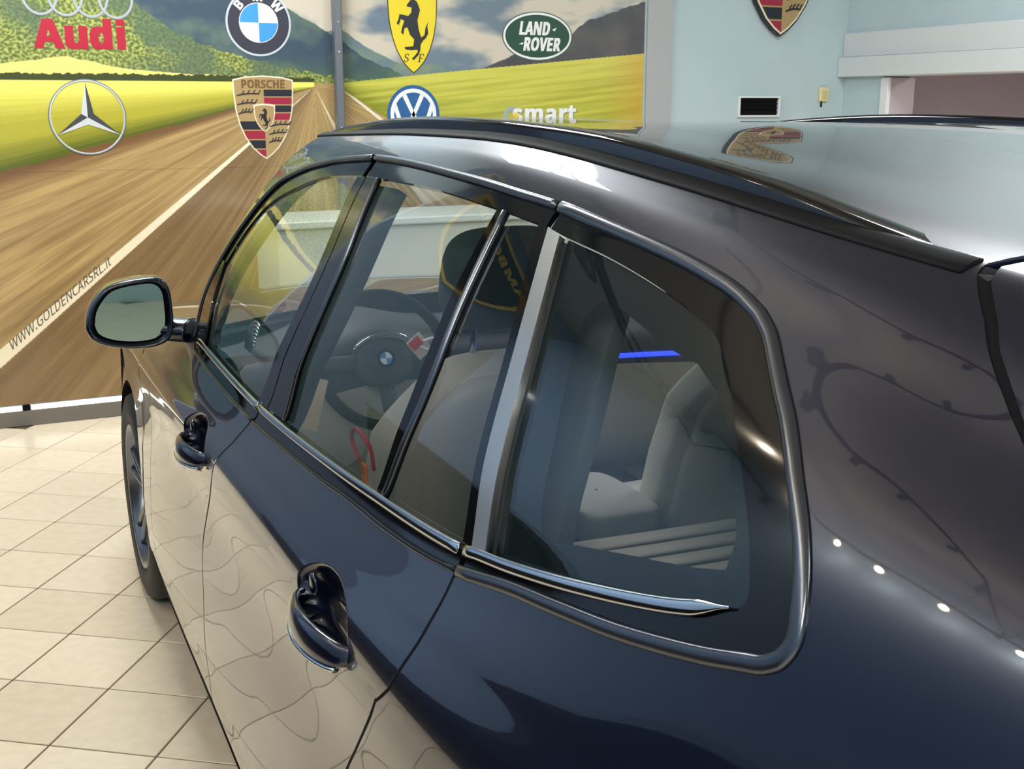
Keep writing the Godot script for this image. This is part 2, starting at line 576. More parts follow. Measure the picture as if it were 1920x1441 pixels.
func tiles(fl: Node) -> void:
	var vi := Vector3(-0.255, 0, -0.18).normalized() * 0.311
	var vj := Vector3(0.178, 0, -0.2525).normalized() * 0.311
	var o0 := Vector3(-1.226, 0, 1.347)
	var bs := Basis(vi.normalized(), Vector3.UP, vi.normalized().cross(Vector3.UP))
	var one := bev(Vector3(0, -0.006, 0), Vector3(0.3058, 0.012, 0.3058), 0.0018).mesh()
	var rng := RandomNumberGenerator.new()
	rng.seed = 11
	var ms := []
	for k in 5:
		var m := mat(Color.WHITE, 0.28)
		var d := -5 + k * 3
		m.albedo_texture = grain(rgb(216 + d, 202 + d, 176 + d), rgb(226 + d, 213 + d, 189 + d), 0.02, 256, 5, 20 + k)
		m.uv1_triplanar = true
		m.uv1_scale = Vector3.ONE * 3.1
		ms.append(m)
	M.tile = ms[2]
	var rest := MB.new()
	var src := one.surface_get_arrays(0)
	for i in range(-40, 41):
		for j in range(-40, 41):
			var c := o0 + vi * (i + 0.5) + vj * (j + 0.5)
			if c.x < WL - 0.05 or c.x > WR + 0.15 or c.z < WF - 0.06 or c.z > WB: continue
			if c.x > -3.3 and c.x < -0.55 and c.z < 2.6:
				var t := put(one, "tile", ms[rng.randi() % 5], fl)
				t.transform = Transform3D(bs, c + Vector3(0, rng.randf_range(-0.0004, 0.0), 0))
			else:
				var first := rest.v.size()
				var vv: PackedVector3Array = src[Mesh.ARRAY_VERTEX]
				var nn: PackedVector3Array = src[Mesh.ARRAY_NORMAL]
				for k in vv.size(): rest.vert(bs * vv[k] + c, bs * nn[k])
				for k in src[Mesh.ARRAY_INDEX]: rest.ix.append(first + k)
	var r := put(rest.mesh(), "floor_tiles", M.tile, fl)
	r.set_meta("kind", "stuff")

# ------------------------------------------------------------------ the printed mural
func mural() -> void:
	var x0 := -1.85
	var x1 := 2.6
	var y0 := 0.118
	var y1 := 2.95
	var W := 1280
	var H := int(W * (y1 - y0) / (x1 - x0))
	var im := Image.create(W, H, false, Image.FORMAT_RGB8)
	var n1 := FastNoiseLite.new(); n1.seed = 5; n1.frequency = 1.0; n1.fractal_octaves = 4
	var n2 := FastNoiseLite.new(); n2.seed = 9; n2.frequency = 1.0; n2.fractal_octaves = 3
	var far := [[-2.4, 3.2], [-0.5, 2.75], [0.0, 2.42], [0.294, 2.20], [0.62, 2.03], [0.742, 1.935], [0.95, 1.86], [1.02, 1.80]]
	var far2 := [[0.3, 2.0], [0.45, 2.06], [0.62, 2.09], [0.75, 2.0], [0.9, 1.93], [1.05, 1.885], [1.162, 1.915], [1.33, 1.878], [1.45, 1.86]]
	var wood := [[-2.4, 2.62], [-1.1, 2.42], [-0.486, 2.203], [-0.437, 2.151], [-0.282, 2.049], [-0.008, 1.945], [0.3, 1.875], [0.613, 1.826], [0.7, 1.80]]
	var straw := [[-2.4, 1.85], [-1.15, 1.874], [-0.85, 1.918], [-0.566, 1.862], [-0.3, 1.838], [0.6, 1.815]]
	var hill := [[1.45, 1.86], [1.467, 1.88], [1.677, 1.96], [1.964, 2.011], [2.183, 2.173], [2.56, 2.295], [2.7, 2.33]]
	var top_r := [[0.62, 1.795], [0.77, 1.813], [1.33, 1.869], [2.609, 1.991]]
	var vx := 0.456
	var vy := 1.773
	var data := PackedByteArray()
	data.resize(W * H * 3)
	var k3 := 0
	for j in H:
		var y: float = y1 - (j + 0.5) / H * (y1 - y0)
		for i in W:
			var x: float = x0 + (i + 0.5) / W * (x1 - x0)
			var c: Color
			var dx := vx - x
			var k: float = (vy - y) / dx if absf(dx) > 1e-4 else 1e4
			var is_left := x < vx
			if y > (1.80 if is_left else lines(top_r, x)):
				# sky, then each ridge in front of it
				var cl := clampf(n1.get_noise_2d(x * 1.3, y * 3.2) * 1.9 + 0.55 - (y - 2.2) * 0.25, 0.0, 1.0)
				c = Color(0.44, 0.50, 0.55).lerp(Color(0.80, 0.76, 0.69), cl)
				var e := n2.get_noise_2d(x * 9.0, y * 9.0) * 0.02
				if y < lines(far2, x) + e * 0.4 and x > 0.3:
					c = Color(0.42, 0.50, 0.52).lerp(Color(0.55, 0.58, 0.45), clampf(n1.get_noise_2d(x * 4.0, y * 5.0) + 0.35, 0.0, 1.0))
				if y < lines(far, x) + e * 0.4:
					c = Color(0.25, 0.31, 0.37).lerp(Color(0.36, 0.43, 0.40), clampf(n1.get_noise_2d(x * 3.0 + 7.0, y * 4.0) * 1.5 + 0.3, 0.0, 1.0))
					if y < 1.95: c = c.lerp(Color(0.33, 0.43, 0.32), clampf((1.95 - y) * 5.0, 0.0, 0.7))
				if x > 1.44 and y < lines(hill, x) + e * 0.5:
					c = Color(0.29, 0.28, 0.29).lerp(Color(0.36, 0.34, 0.33), clampf(n1.get_noise_2d(x * 3.0, y * 5.0) + 0.4, 0.0, 1.0))
				if x < 0.7 and y < lines(wood, x) + e:
					var g := clampf(n2.get_noise_2d(x * 44.0, y * 50.0) * 1.2 + 0.5, 0.0, 1.0)
					c = Color(0.33, 0.38, 0.20).lerp(Color(0.68, 0.70, 0.38), g)
					c = c.lerp(Color(0.33, 0.40, 0.33), clampf(n1.get_noise_2d(x * 2.0 + 3.0, y * 3.0) * 1.6 + 0.15 + (x + 0.6) * 0.35, 0.0, 0.75))
				if is_left and y < lines(straw, x) + e * 0.3:
					c = Color(0.90, 0.82, 0.46)
					if y < 1.832 + n2.get_noise_2d(x * 20.0, 0.0) * 0.012: c = Color(0.24, 0.27, 0.13)
			elif is_left and k < 0.262 + n2.get_noise_2d(x * 3.0, 1.0) * 0.012:
				# blurred meadow
				var q := clampf(k / 0.262, 0.0, 1.0)
				var st := n1.get_noise_2d(x * 0.7, k * 70.0) * 0.16
				c = Color(0.90, 0.87, 0.42).lerp(Color(0.67, 0.64, 0.22), clampf(q * 2.2 + st, 0.0, 1.0)).lerp(Color(0.30, 0.34, 0.14), clampf((q - 0.62) * 2.4 + st, 0.0, 0.92))
			elif not is_left and y > vy - 0.005 - 0.60 * maxf(x - 0.60, 0.0) and x > 0.60:
				var q2 := (y - (vy - 0.6 * (x - 0.6))) / maxf(lines(top_r, x) - (vy - 0.6 * (x - 0.6)), 0.01)
				var s2 := n1.get_noise_2d(x * 0.8, (y - 0.1 * x) * 22.0) * 0.5
				c = Color(0.52, 0.53, 0.16).lerp(Color(0.80, 0.78, 0.33), clampf(q2 + s2, 0.0, 1.0))
				c = c.lerp(Color(0.80, 0.62, 0.27), clampf((x - 2.3) * 2.2, 0.0, 0.6))
			else:
				# the road, streaked towards its vanishing point
				var an := atan2(vy - y, vx - x)
				var ra := sqrt((vx - x) * (vx - x) + (vy - y) * (vy - y))
				var s3 := n1.get_noise_2d(an * 22.0, ra * 0.9) + 0.5 * n2.get_noise_2d(an * 90.0, ra * 1.5)
				c = Color(0.74, 0.62, 0.41).lerp(Color(0.54, 0.44, 0.29), clampf(s3 * 0.7 + 0.42, 0.0, 1.0))
				if is_left:
					if k < 0.33: c = c.lerp(Color(0.42, 0.29, 0.20), clampf((0.34 - k) * 12.0, 0.0, 0.8))
					if k > 0.825: c = c.lerp(Color(0.42, 0.33, 0.24), clampf(0.65 - (k - 0.825) * 0.35, 0.0, 0.65))
					if k > 0.770 and k < 0.823: c = Color(0.93, 0.88, 0.76)
				var mm: float = (x - vx) / maxf(vy - y, 0.001)
				if mm > 0.46 - ra * 0.05 and mm < 0.53: c = Color(0.88, 0.83, 0.72)
				if absf(y - (1.775 - 0.753 * (x - 0.60))) < 0.006 + (x - 0.6) * 0.02 and x > 0.6: c = Color(0.9, 0.87, 0.78)
			data[k3] = int(clampf(c.r, 0.0, 1.0) * 255.0); data[k3 + 1] = int(clampf(c.g, 0.0, 1.0) * 255.0); data[k3 + 2] = int(clampf(c.b, 0.0, 1.0) * 255.0)
			k3 += 3
	im = Image.create_from_data(W, H, false, Image.FORMAT_RGB8, data)
	var m := mat(Color.WHITE, 0.15)
	m.albedo_texture = ImageTexture.create_from_image(im)
	var t := node("wall_mural", self, Vector3((x0 + x1) * 0.5, y0, WF))
	tag(t, "large printed mural of a country road, fields and mountains covered in car emblems", "mural")
	var mb := MB.new()
	var hw := (x1 - x0) * 0.5
	var ym := 1.34 - y0
	# two sheets that meet in a seam at chest height
	for sh in [[0.0, ym - 0.0004, "lower_sheet"], [ym + 0.0004, y1 - y0, "upper_sheet"]]:
		mb = MB.new()
		var va: float = 1.0 - sh[0] / (y1 - y0)
		var vb: float = 1.0 - sh[1] / (y1 - y0)
		var a := mb.vert(Vector3(-hw, sh[0], 0.004), Vector3(0, 0, 1), Vector2(0, va))
		var b := mb.vert(Vector3(hw, sh[0], 0.004), Vector3(0, 0, 1), Vector2(1, va))
		var c2 := mb.vert(Vector3(hw, sh[1], 0.004), Vector3(0, 0, 1), Vector2(1, vb))
		var d := mb.vert(Vector3(-hw, sh[1], 0.004), Vector3(0, 0, 1), Vector2(0, vb))
		mb.quadn(a, b, c2, d)
		for e in [[a, b, Vector3(0, -1, 0)], [b, c2, Vector3(1, 0, 0)], [c2, d, Vector3(0, 1, 0)], [d, a, Vector3(-1, 0, 0)]]:
			var p0: Vector3 = mb.v[e[0]]
			var p1: Vector3 = mb.v[e[1]]
			var f0 := mb.vert(p0, e[2], mb.t[e[0]])
			var f1 := mb.vert(p1, e[2], mb.t[e[1]])
			var f2 := mb.vert(p1 - Vector3(0, 0, 0.004), e[2], mb.t[e[1]])
			var f3 := mb.vert(p0 - Vector3(0, 0, 0.004), e[2], mb.t[e[0]])
			mb.quadn(f0, f1, f2, f3)
		put(mb.mesh(), sh[2], m, t)
	emblems(t)

# ------------------------------------------------------------------ flat emblem pieces
func oval(rx: float, ry: float, n := 48, c := Vector2.ZERO, a0 := 0.0, a1 := TAU) -> PackedVector2Array:
	var o := PackedVector2Array()
	var full := absf(a1 - a0 - TAU) < 1e-6
	for i in (n if full else n + 1):
		var a := a0 + (a1 - a0) * i / n
		o.append(c + Vector2(cos(a) * rx, sin(a) * ry))
	return o

func wedge(rx: float, ry: float, a0: float, a1: float) -> PackedVector2Array:
	var o := oval(rx, ry, 14, Vector2.ZERO, a0, a1)
	o.append(Vector2.ZERO)
	return o

func decal(parent: Node, called: String, poly: PackedVector2Array, layer: int, m: Material, th := 0.0008) -> void:
	put(prism(poly, 0.0, th * (layer + 1)).mesh(), called, m, parent)

func annulus(parent: Node, called: String, rx: float, ry: float, w: float, layer: int, m: Material, c := Vector2.ZERO, th := 0.0008) -> void:
	var z := th * (layer + 1)
	var mb := grid(56, 3, func(u: float, v: float) -> Vector3:
		var k := int(round(v * 3))
		var d: float = [0.0, 0.0, w, w][k]
		var zz: float = [0.0, z, z, 0.0][k]
		return Vector3(c.x + cos(u * TAU) * (rx - d), c.y + sin(u * TAU) * (ry - d), zz), true, true)
	put(mb.mesh(), called, m, parent)

func words(parent: Node, called: String, s: String, em: float, at: Vector3, m: Material, basis := Basis.IDENTITY, weight := 700, serif := false, depth := 0.001) -> MeshInstance3D:
	var f := SystemFont.new()
	f.font_names = PackedStringArray(["Droid Serif" if serif else "Droid Sans"])
	f.font_weight = weight
	var t := TextMesh.new()
	t.font = f
	t.text = s
	t.font_size = 48
	t.pixel_size = em / 48.0
	t.depth = depth
	t.curve_step = 2.0
	# bold: the letters thickened by copies a hair apart, joined into one mesh
	var st := SurfaceTool.new()
	var shifts := [Vector2.ZERO] if weight < 600 else [Vector2(-1, -1), Vector2(1, -1), Vector2(-1, 1), Vector2(1, 1)]
	var k := em * (0.016 if weight < 850 else 0.028)
	for i in shifts.size():
		st.append_from(t, 0, Transform3D(Basis.IDENTITY, Vector3(shifts[i].x * k, shifts[i].y * k * 0.6, i * 0.00025)))
	var o := put(st.commit(), called, m, parent)
	o.transform = Transform3D(basis, at)
	return o

const HORSE := [[515, 5], [490, 33], [487, 45], [515, 48], [512, 75], [495, 93], [470, 88], [445, 85], [440, 108], [428, 133], [440, 140], [452, 108], [472, 118], [459, 150], [452, 180], [465, 188], [470, 157], [488, 150], [503, 190], [526, 212], [520, 248], [500, 250], [470, 253], [475, 265], [512, 268], [541, 264], [547, 274], [525, 299], [510, 312], [521, 319], [546, 296], [559, 270], [562, 237], [577, 216], [592, 205], [607, 180], [602, 142], [609, 118], [592, 150], [586, 188], [566, 202], [552, 160], [546, 112], [562, 60], [546, 20], [523, 2]]

func horse(scale: float, c: Vector2) -> PackedVector2Array:
	var o := PackedVector2Array()
	for p in HORSE: o.append(c + Vector2((p[0] - 520.0) * scale, (160.0 - p[1]) * scale))
	return o

func shield(w: float, h: float, grow := 0.0) -> PackedVector2Array:
	var half := [[0.0, 0.0], [0.10, 0.05], [0.22, 0.135], [0.34, 0.27], [0.42, 0.42], [0.475, 0.60], [0.495, 0.80], [0.50, 0.96], [0.30, 0.995]]
	var o := PackedVector2Array()
	for p in half: o.append(Vector2(p[0] * w, p[1] * h))
	o.append(Vector2(0, 1.01 * h))
	for i in range(half.size() - 1, 0, -1): o.append(Vector2(-half[i][0] * w, half[i][1] * h))
	if grow != 0.0:
		return Geometry2D.offset_polygon(o, grow)[0]
	return o

func clip(a: PackedVector2Array, x0: float, y0: float, x1: float, y1: float) -> PackedVector2Array:
	var r := Geometry2D.intersect_polygons(a, PackedVector2Array([Vector2(x0, y0), Vector2(x1, y0), Vector2(x1, y1), Vector2(x0, y1)]))
	return r[0] if r.size() else PackedVector2Array()

# gold crest: antlers and stripes in quarters, a little horse shield in the middle
func crest(parent: Node, w: float, h: float, base: int, th := 0.0008) -> void:
	var gold := mat(rgb(176, 148, 100), 0.4, 0.25)
	var pale := mat(rgb(226, 214, 190), 0.4)
	var ink := mat(rgb(26, 28, 38), 0.4)
	var crim := mat(rgb(150, 28, 54), 0.4)
	decal(parent, "shield", shield(w, h), base, pale, th)
	var field := shield(w, h, -0.022 * w)
	decal(parent, "gold_field", field, base + 1, gold, th)
	var y_top := 0.84 * h
	var ym := 0.46 * h
	var q := 0
	for half in [[0.0, 0.5 * w, ym, y_top], [-0.5 * w, 0.0, 0.0, ym]]:
		for k in 4:
			var hh: float = (half[3] - half[2]) / 4.0
			var p := clip(field, half[0] + 0.004 * w, half[3] - hh * (k + 1) + 0.016 * h, half[1] - 0.004 * w, half[3] - hh * k)
			if p.size() > 2: decal(parent, "stripe", p, base + 2, ink if k % 2 == 0 else crim, th)
		q += 1
	for spot in [[-0.44, 0.77, 0.36], [-0.44, 0.66, 0.30], [-0.43, 0.55, 0.22], [0.08, 0.40, 0.33], [0.06, 0.30, 0.28], [0.05, 0.20, 0.20]]:
		var pts := []
		for k in 9:
			var u := k / 8.0
			pts.append(Vector3((spot[0] + spot[2] * u) * w, (spot[1] + 0.012 * sin(u * PI) + 0.02 * u) * h, th * (base + 2.6)))
		var mb := tube(pts, 0.011 * w, 5)
		for k in 4:
			var a: Vector3 = pts[2 + k * 2 if k < 3 else 8]
			tube([a, a + Vector3(0.015 * w, 0.03 * h, 0), a + Vector3(0.035 * w, 0.042 * h, 0)], 0.009 * w, 5, mb)
		put(mb.mesh(), "antler", ink, parent)
	decal(parent, "small_shield", _shift(shield(0.36 * w, 0.34 * h), Vector2(0, 0.33 * h)), base + 4, pale, th)
	decal(parent, "small_field", _shift(shield(0.32 * w, 0.305 * h), Vector2(0, 0.345 * h)), base + 5, gold, th)
	decal(parent, "horse", horse(0.00080 * h, Vector2(0, 0.49 * h)), base + 6, ink, th)
	words(parent, "lettering", "PORSCHE", 0.135 * h, Vector3(0, 0.905 * h, th * (base + 2.6)), mat(rgb(112, 84, 46), 0.4), Basis(Vector3(0.92, 0, 0), Vector3(0, 1, 0), Vector3(0, 0, 1)))

func _shift(a: PackedVector2Array, d: Vector2) -> PackedVector2Array:
	var o := PackedVector2Array()
	for p in a: o.append(p + d)
	return o

func emblems(t: Node3D) -> void:
	var base := t.position
	var silver := mat(rgb(168, 174, 180), 0.35, 0.3)
	var white := mat(rgb(232, 232, 228), 0.4)
	var ink := mat(rgb(46, 48, 58), 0.4)
	var at := func(x: float, y: float, called: String) -> Node3D:
		return node(called, t, Vector3(x, y, WF + 0.0042) - base)
	# four rings and the red word below them
	var e: Node3D = at.call(-0.757, 2.213, "four_rings_emblem")
	for k in 4:
		annulus(e, "ring", 0.088, 0.104, 0.013, 1 + k % 2, silver, Vector2(-0.182 + 0.1215 * k, 0.004 - 0.003 * k))
	e = at.call(-0.754, 2.018, "red_word_emblem")
	words(e, "lettering", "Audi", 0.205, Vector3(0, 0.004, 0.0004), mat(rgb(168, 26, 50), 0.4), Basis(Vector3(1.0, 0, 0), Vector3(0, 0.92, 0), Vector3(0, 0, 1)), 900)
	# blue and white roundel
	e = at.call(0.159, 2.108, "roundel_emblem")
	decal(e, "rim", oval(0.178, 0.175), 0, mat(rgb(190, 198, 205), 0.3))
	decal(e, "dark_ring", oval(0.167, 0.164), 1, mat(rgb(52, 54, 66), 0.35))
	decal(e, "inner_rim", oval(0.107, 0.105), 2, mat(rgb(205, 210, 214), 0.3))
	for k in 4:
		decal(e, "quarter", wedge(0.102, 0.100, k * PI / 2, (k + 1) * PI / 2), 3, mat(rgb(226, 228, 226), 0.4) if k % 2 == 0 else mat(rgb(62, 146, 206), 0.4))
	for k in 3:
		var a: float = PI / 2 + [0.85, 0.0, -0.85][k]
		words(e, "letter", "BMW"[k], 0.068, Vector3(cos(a) * 0.137, sin(a) * 0.135, 0.002), white, Basis(Vector3(0, 0, 1), a - PI / 2))
	# three pointed star
	e = at.call(-0.758, 1.612, "star_emblem")
	annulus(e, "ring", 0.192, 0.194, 0.008, 1, mat(rgb(110, 114, 118), 0.3, 0.4))
	annulus(e, "ring", 0.187, 0.189, 0.008, 2, mat(rgb(200, 204, 206), 0.3, 0.4))
	for k in 3:
		var a := PI / 2 + k * TAU / 3
		var tip := Vector2(cos(a), sin(a)) * 0.180
		for sd in [-1.0, 1.0]:
			var b: Vector2 = Vector2(cos(a + sd * PI / 3), sin(a + sd * PI / 3)) * 0.036
			var light: bool = (sd > 0) == (k == 0 or k == 1)
			decal(e, "star_arm", PackedVector2Array([Vector2.ZERO, tip, b]), 2, mat(rgb(214, 216, 216), 0.3, 0.3) if light else mat(rgb(74, 76, 78), 0.3, 0.3))
	# gold crest with antlers
	e = at.call(0.166, 1.382, "gold_crest_emblem")
	crest(e, 0.335, 0.446, 0)
	# yellow shield with a rearing horse
	e = at.call(1.048, 1.852, "yellow_shield_emblem")
	decal(e, "border", shield(0.305, 0.475), 0, mat(rgb(60, 58, 40), 0.4))
	decal(e, "yellow_field", shield(0.305, 0.475, -0.006), 1, mat(rgb(230, 206, 34), 0.4))
	var yf := shield(0.305, 0.475, -0.006)
	for k in 3:
		decal(e, "stripe", clip(yf, -0.2, 0.475 - 0.016 * (k + 1) + 0.002, 0.2, 0.475 - 0.016 * k), 2, mat([rgb(40, 130, 70), rgb(235, 235, 230), rgb(205, 40, 50)][k], 0.4))
	decal(e, "horse", horse(0.00107, Vector2(0.0, 0.245)), 3, mat(rgb(32, 34, 38), 0.4))
	words(e, "letter", "S", 0.062, Vector3(-0.043, 0.085, 0.002), mat(rgb(40, 40, 36), 0.4), Basis(Vector3(1, 0, 0), Vector3(0.2, 1, 0), Vector3(0, 0, 1)), 400, true)
	words(e, "letter", "F", 0.062, Vector3(0.045, 0.085, 0.002), mat(rgb(40, 40, 36), 0.4), Basis(Vector3(1, 0, 0), Vector3(0.2, 1, 0), Vector3(0, 0, 1)), 400, true)
	# blue roundel of two letters
	e = at.call(1.042, 1.622, "blue_letter_emblem")
	decal(e, "disc", oval(0.162, 0.165), 0, mat(rgb(38, 92, 148), 0.35))
	annulus(e, "ring", 0.142, 0.145, 0.022, 2, white)
	for bar in [[[-0.075, 0.118], [-0.045, 0.118], [0.012, -0.005], [-0.012, -0.005]], [[0.075, 0.118], [0.045, 0.118], [-0.012, -0.005], [0.012, -0.005]],
			[[-0.128, 0.05], [-0.108, 0.07], [-0.045, -0.118], [-0.068, -0.118]], [[0.128, 0.05], [0.108, 0.07], [0.045, -0.118], [0.068, -0.118]],
			[[-0.068, -0.118], [-0.045, -0.118], [0.012, 0.0], [-0.012, 0.0]], [[0.068, -0.118], [0.045, -0.118], [-0.012, 0.0], [0.012, 0.0]]]:
		var pl := PackedVector2Array()
		for p in bar: pl.append(Vector2(p[0], p[1]))
		decal(e, "letter_stroke", pl, 1, white)
	# green oval with two white words
	e = at.call(1.848, 2.077, "green_oval_emblem")
	decal(e, "edge", oval(0.236, 0.143), 0, mat(rgb(70, 92, 84), 0.35))
	decal(e, "white_rim", oval(0.229, 0.137), 1, white)
	decal(e, "green_field", oval(0.216, 0.124), 2, mat(rgb(38, 74, 58), 0.3))
	var sl := Basis(Vector3(0.80, 0, 0), Vector3(0.16, 1.05, 0), Vector3(0, 0, 1))
	words(e, "lettering", "LAND", 0.098, Vector3(-0.02, 0.043, 0.003), white, sl, 900)
	words(e, "lettering", "ROVER", 0.098, Vector3(0.028, -0.048, 0.003), white, sl, 900)
	decal(e, "dash", PackedVector2Array([Vector2(0.098, 0.042), Vector2(0.128, 0.052), Vector2(0.112, 0.030)]), 3, white)
	decal(e, "dash", PackedVector2Array([Vector2(-0.128, -0.048), Vector2(-0.098, -0.036), Vector2(-0.100, -0.050)]), 3, white)
	# small grey word with a ring beside it
	e = at.call(1.84, 1.607, "small_word_emblem")
	annulus(e, "ring", 0.055, 0.058, 0.026, 1, silver, Vector2(-0.165, 0.0))
	decal(e, "arrow", PackedVector2Array([Vector2(-0.15, 0.03), Vector2(-0.11, 0.0), Vector2(-0.15, -0.03)]), 2, mat(rgb(230, 190, 60), 0.4))
	words(e, "lettering", "smart", 0.155, Vector3(0.06, 0.012, 0.001), white, Basis.IDENTITY, 700)
	words(e, "lettering_shadow", "smart", 0.155, Vector3(0.066, 0.006, 0.0004), mat(rgb(120, 124, 110), 0.4), Basis.IDENTITY, 700)
	# the address along the white road line
	e = at.call(-0.985, 0.648, "web_address")
	var d := Vector2(0.513, 0.408).normalized()
	words(e, "lettering", "WWW.GOLDENCARSRL.it", 0.075, Vector3(0.01, 0.004, 0.0004), mat(rgb(88, 78, 66), 0.5), Basis(Vector3(d.x, d.y, 0) * 0.83, Vector3(-0.10, 1.0, 0), Vector3(0, 0, 1)), 400)

# ------------------------------------------------------------------ things on the walls
func wall_things() -> void:
	# steel post in front of the mural
	var p := node("steel_post", self, Vector3(0.585, 0, WF + 0.045))
	tag(p, "slim grey steel post standing against the mural between the roundel and the yellow shield", "post")
	put(bev(Vector3(0, CH * 0.5, 0), Vector3(0.045, CH - 0.03, 0.06), 0.006).mesh(), "shaft", M.steel, p)
	for y in [1.55, 1.96, 2.12]:
		put(pillow(Vector3(0, y, 0.031), Vector3(0.006, 0.006, 0.004), 1, 1, Basis.IDENTITY, null, 10, 6).mesh(), "screw", M.chrome, p)
	for y in [0.006, CH - 0.006]:
		put(bev(Vector3(0, y, 0.01), Vector3(0.11, 0.012, 0.10), 0.003).mesh(), "foot_plate" if y < 1 else "head_plate", M.steel, p)
	# thick crest sign on the pale blue wall
	var s := node("crest_sign", self, Vector3(3.62, 2.115, WF))
	tag(s, "thick gold, red and black crest sign hung on the pale blue wall", "sign")
	put(prism(shield(0.60, 0.76), 0.012, 0.05).mesh(), "backing", mat(rgb(16, 20, 28), 0.3), s)
	put(bev(Vector3(0, 0.5, 0.006), Vector3(0.2, 0.2, 0.012), 0.002).mesh(), "spacer", M.black, s)
	var f := node("crest_face", s, Vector3(0, 0.012, 0.05))
	crest(f, 0.575, 0.735, 0, 0.003)
	# dark vent and cream switch below it
	var v := node("wall_vent", self, Vector3(3.506, 1.663, WF))
	tag(v, "small black louvred vent set in a white frame in the pale blue wall", "vent")
	put(bev(Vector3(0, 0, 0.003), Vector3(0.30, 0.115, 0.006), 0.001).mesh(), "backing", M.black, v)
	for b in [[0, 0.062, 0.34, 0.012], [0, -0.062, 0.34, 0.012]]:
		put(bev(Vector3(b[0], b[1], 0.01), Vector3(b[2], b[3], 0.02), 0.002).mesh(), "frame_bar", M.white, v)
	for sx in [-1, 1]:
		put(bev(Vector3(sx * 0.163, 0, 0.01), Vector3(0.014, 0.112, 0.02), 0.002).mesh(), "frame_bar", M.white, v)
	for k in 4:
		var sl := put(bev(Vector3.ZERO, Vector3(0.30, 0.022, 0.003), 0.001).mesh(), "slat", M.rubber, v)
		sl.position = Vector3(0, -0.04 + k * 0.027, 0.011)
		sl.rotation_degrees.x = 35
	var w := node("wall_switch", self, Vector3(4.045, 1.745, WF))
	tag(w, "small cream plastic switch on the pale blue wall near the corner", "switch")
	put(bev(Vector3(0, 0, 0.012), Vector3(0.075, 0.095, 0.024), 0.006).mesh(), "housing", mat(rgb(222, 208, 158), 0.4), w)
	put(bev(Vector3(0, -0.005, 0.027), Vector3(0.034, 0.05, 0.008), 0.002).mesh(), "rocker", mat(rgb(205, 188, 132), 0.4), w)
	put(tube([Vector3(-0.01, -0.046, 0.008), Vector3(-0.012, -0.07, 0.007), Vector3(-0.01, -0.085, 0.005)], 0.006, 6).mesh(), "cable_stub", M.rubber, w)
	# pale counter standing by the mural in front of the bonnet
	var c := node("counter", self, Vector3(1.24, 0, WF + 0.45))
	tag(c, "pale counter standing in front of the mural, seen through the windscreen", "counter")
	put(bev(Vector3(0, 0.53, 0), Vector3(2.4, 1.06, 0.5), 0.01).mesh(), "body", mat(rgb(200, 208, 198), 0.6), c)
	put(bev(Vector3(0, 1.08, 0), Vector3(2.46, 0.04, 0.56), 0.008).mesh(), "worktop", mat(rgb(205, 216, 208), 0.4), c)
const TOP_OUT := [Vector2(10.995, 1.572), Vector2(11.274, 1.819), Vector2(11.282, 2.004), Vector2(11.189, 2.263), Vector2(11.178, 2.466), Vector2(11.231, 2.613), Vector2(11.233, 2.752), Vector2(11.236, 2.875), Vector2(11.212, 2.949), Vector2(11.15, 3.014), Vector2(11.035, 3.059), Vector2(10.913, 3.096), Vector2(10.853, 3.109)]
const REAR_OUT := [Vector2(10.853, 3.109), Vector2(10.589, 3.154), Vector2(10.333, 3.197), Vector2(9.988, 3.241), Vector2(9.617, 3.279), Vector2(9.224, 3.306), Vector2(8.831, 3.319), Vector2(8.55, 3.312), Vector2(8.415, 3.296)]
const LOW_OUT := [Vector2(8.415, 3.296), Vector2(8.222, 3.218), Vector2(8.091, 3.108), Vector2(8.07, 2.999), Vector2(8.07, 2.901), Vector2(8.009, 2.772), Vector2(7.976, 2.637), Vector2(8.022, 2.302), Vector2(7.85, 1.685), Vector2(8.02, 1.059)]
const TOP_IN := [Vector2(9.424, 1.008), Vector2(10.021, 1.1), Vector2(10.375, 1.216), Vector2(10.666, 1.433), Vector2(10.788, 1.571), Vector2(10.858, 1.765), Vector2(10.876, 1.926), Vector2(10.895, 2.146), Vector2(10.885, 2.376), Vector2(10.892, 2.49), Vector2(10.9, 2.617), Vector2(10.889, 2.655), Vector2(10.886, 2.769), Vector2(10.853, 2.875), Vector2(10.798, 2.958), Vector2(10.724, 3.017), Vector2(10.65, 3.046)]
const REAR_IN := [Vector2(10.65, 3.046), Vector2(10.458, 3.086), Vector2(10.013, 3.153), Vector2(9.716, 3.192), Vector2(9.431, 3.223), Vector2(9.088, 3.249), Vector2(8.894, 3.254), Vector2(8.799, 3.244)]
const LOW_IN := [Vector2(8.799, 3.244), Vector2(8.577, 3.183), Vector2(8.422, 3.105), Vector2(8.316, 3.011), Vector2(8.254, 2.895), Vector2(8.227, 2.796), Vector2(8.198, 2.758), Vector2(8.209, 2.425), Vector2(8.141, 1.667), Vector2(8.217, 0.982)]
const GATE := [Vector2(12.535, 3.271), Vector2(11.749, 3.321), Vector2(11.278, 3.364), Vector2(10.921, 3.404)]
const B_FRONT := [Vector2(10.846, 1.787), Vector2(9.613, 1.8), Vector2(8.193, 1.669)]
const B_GAP := [Vector2(10.863, 1.84), Vector2(9.648, 1.849), Vector2(8.197, 1.749)]
const B_REAR := [Vector2(10.87, 1.912), Vector2(9.772, 1.944), Vector2(8.227, 1.879)]
const DIV_L := [Vector2(10.893, 2.447), Vector2(10.052, 2.451), Vector2(9.12, 2.46), Vector2(8.218, 2.424)]
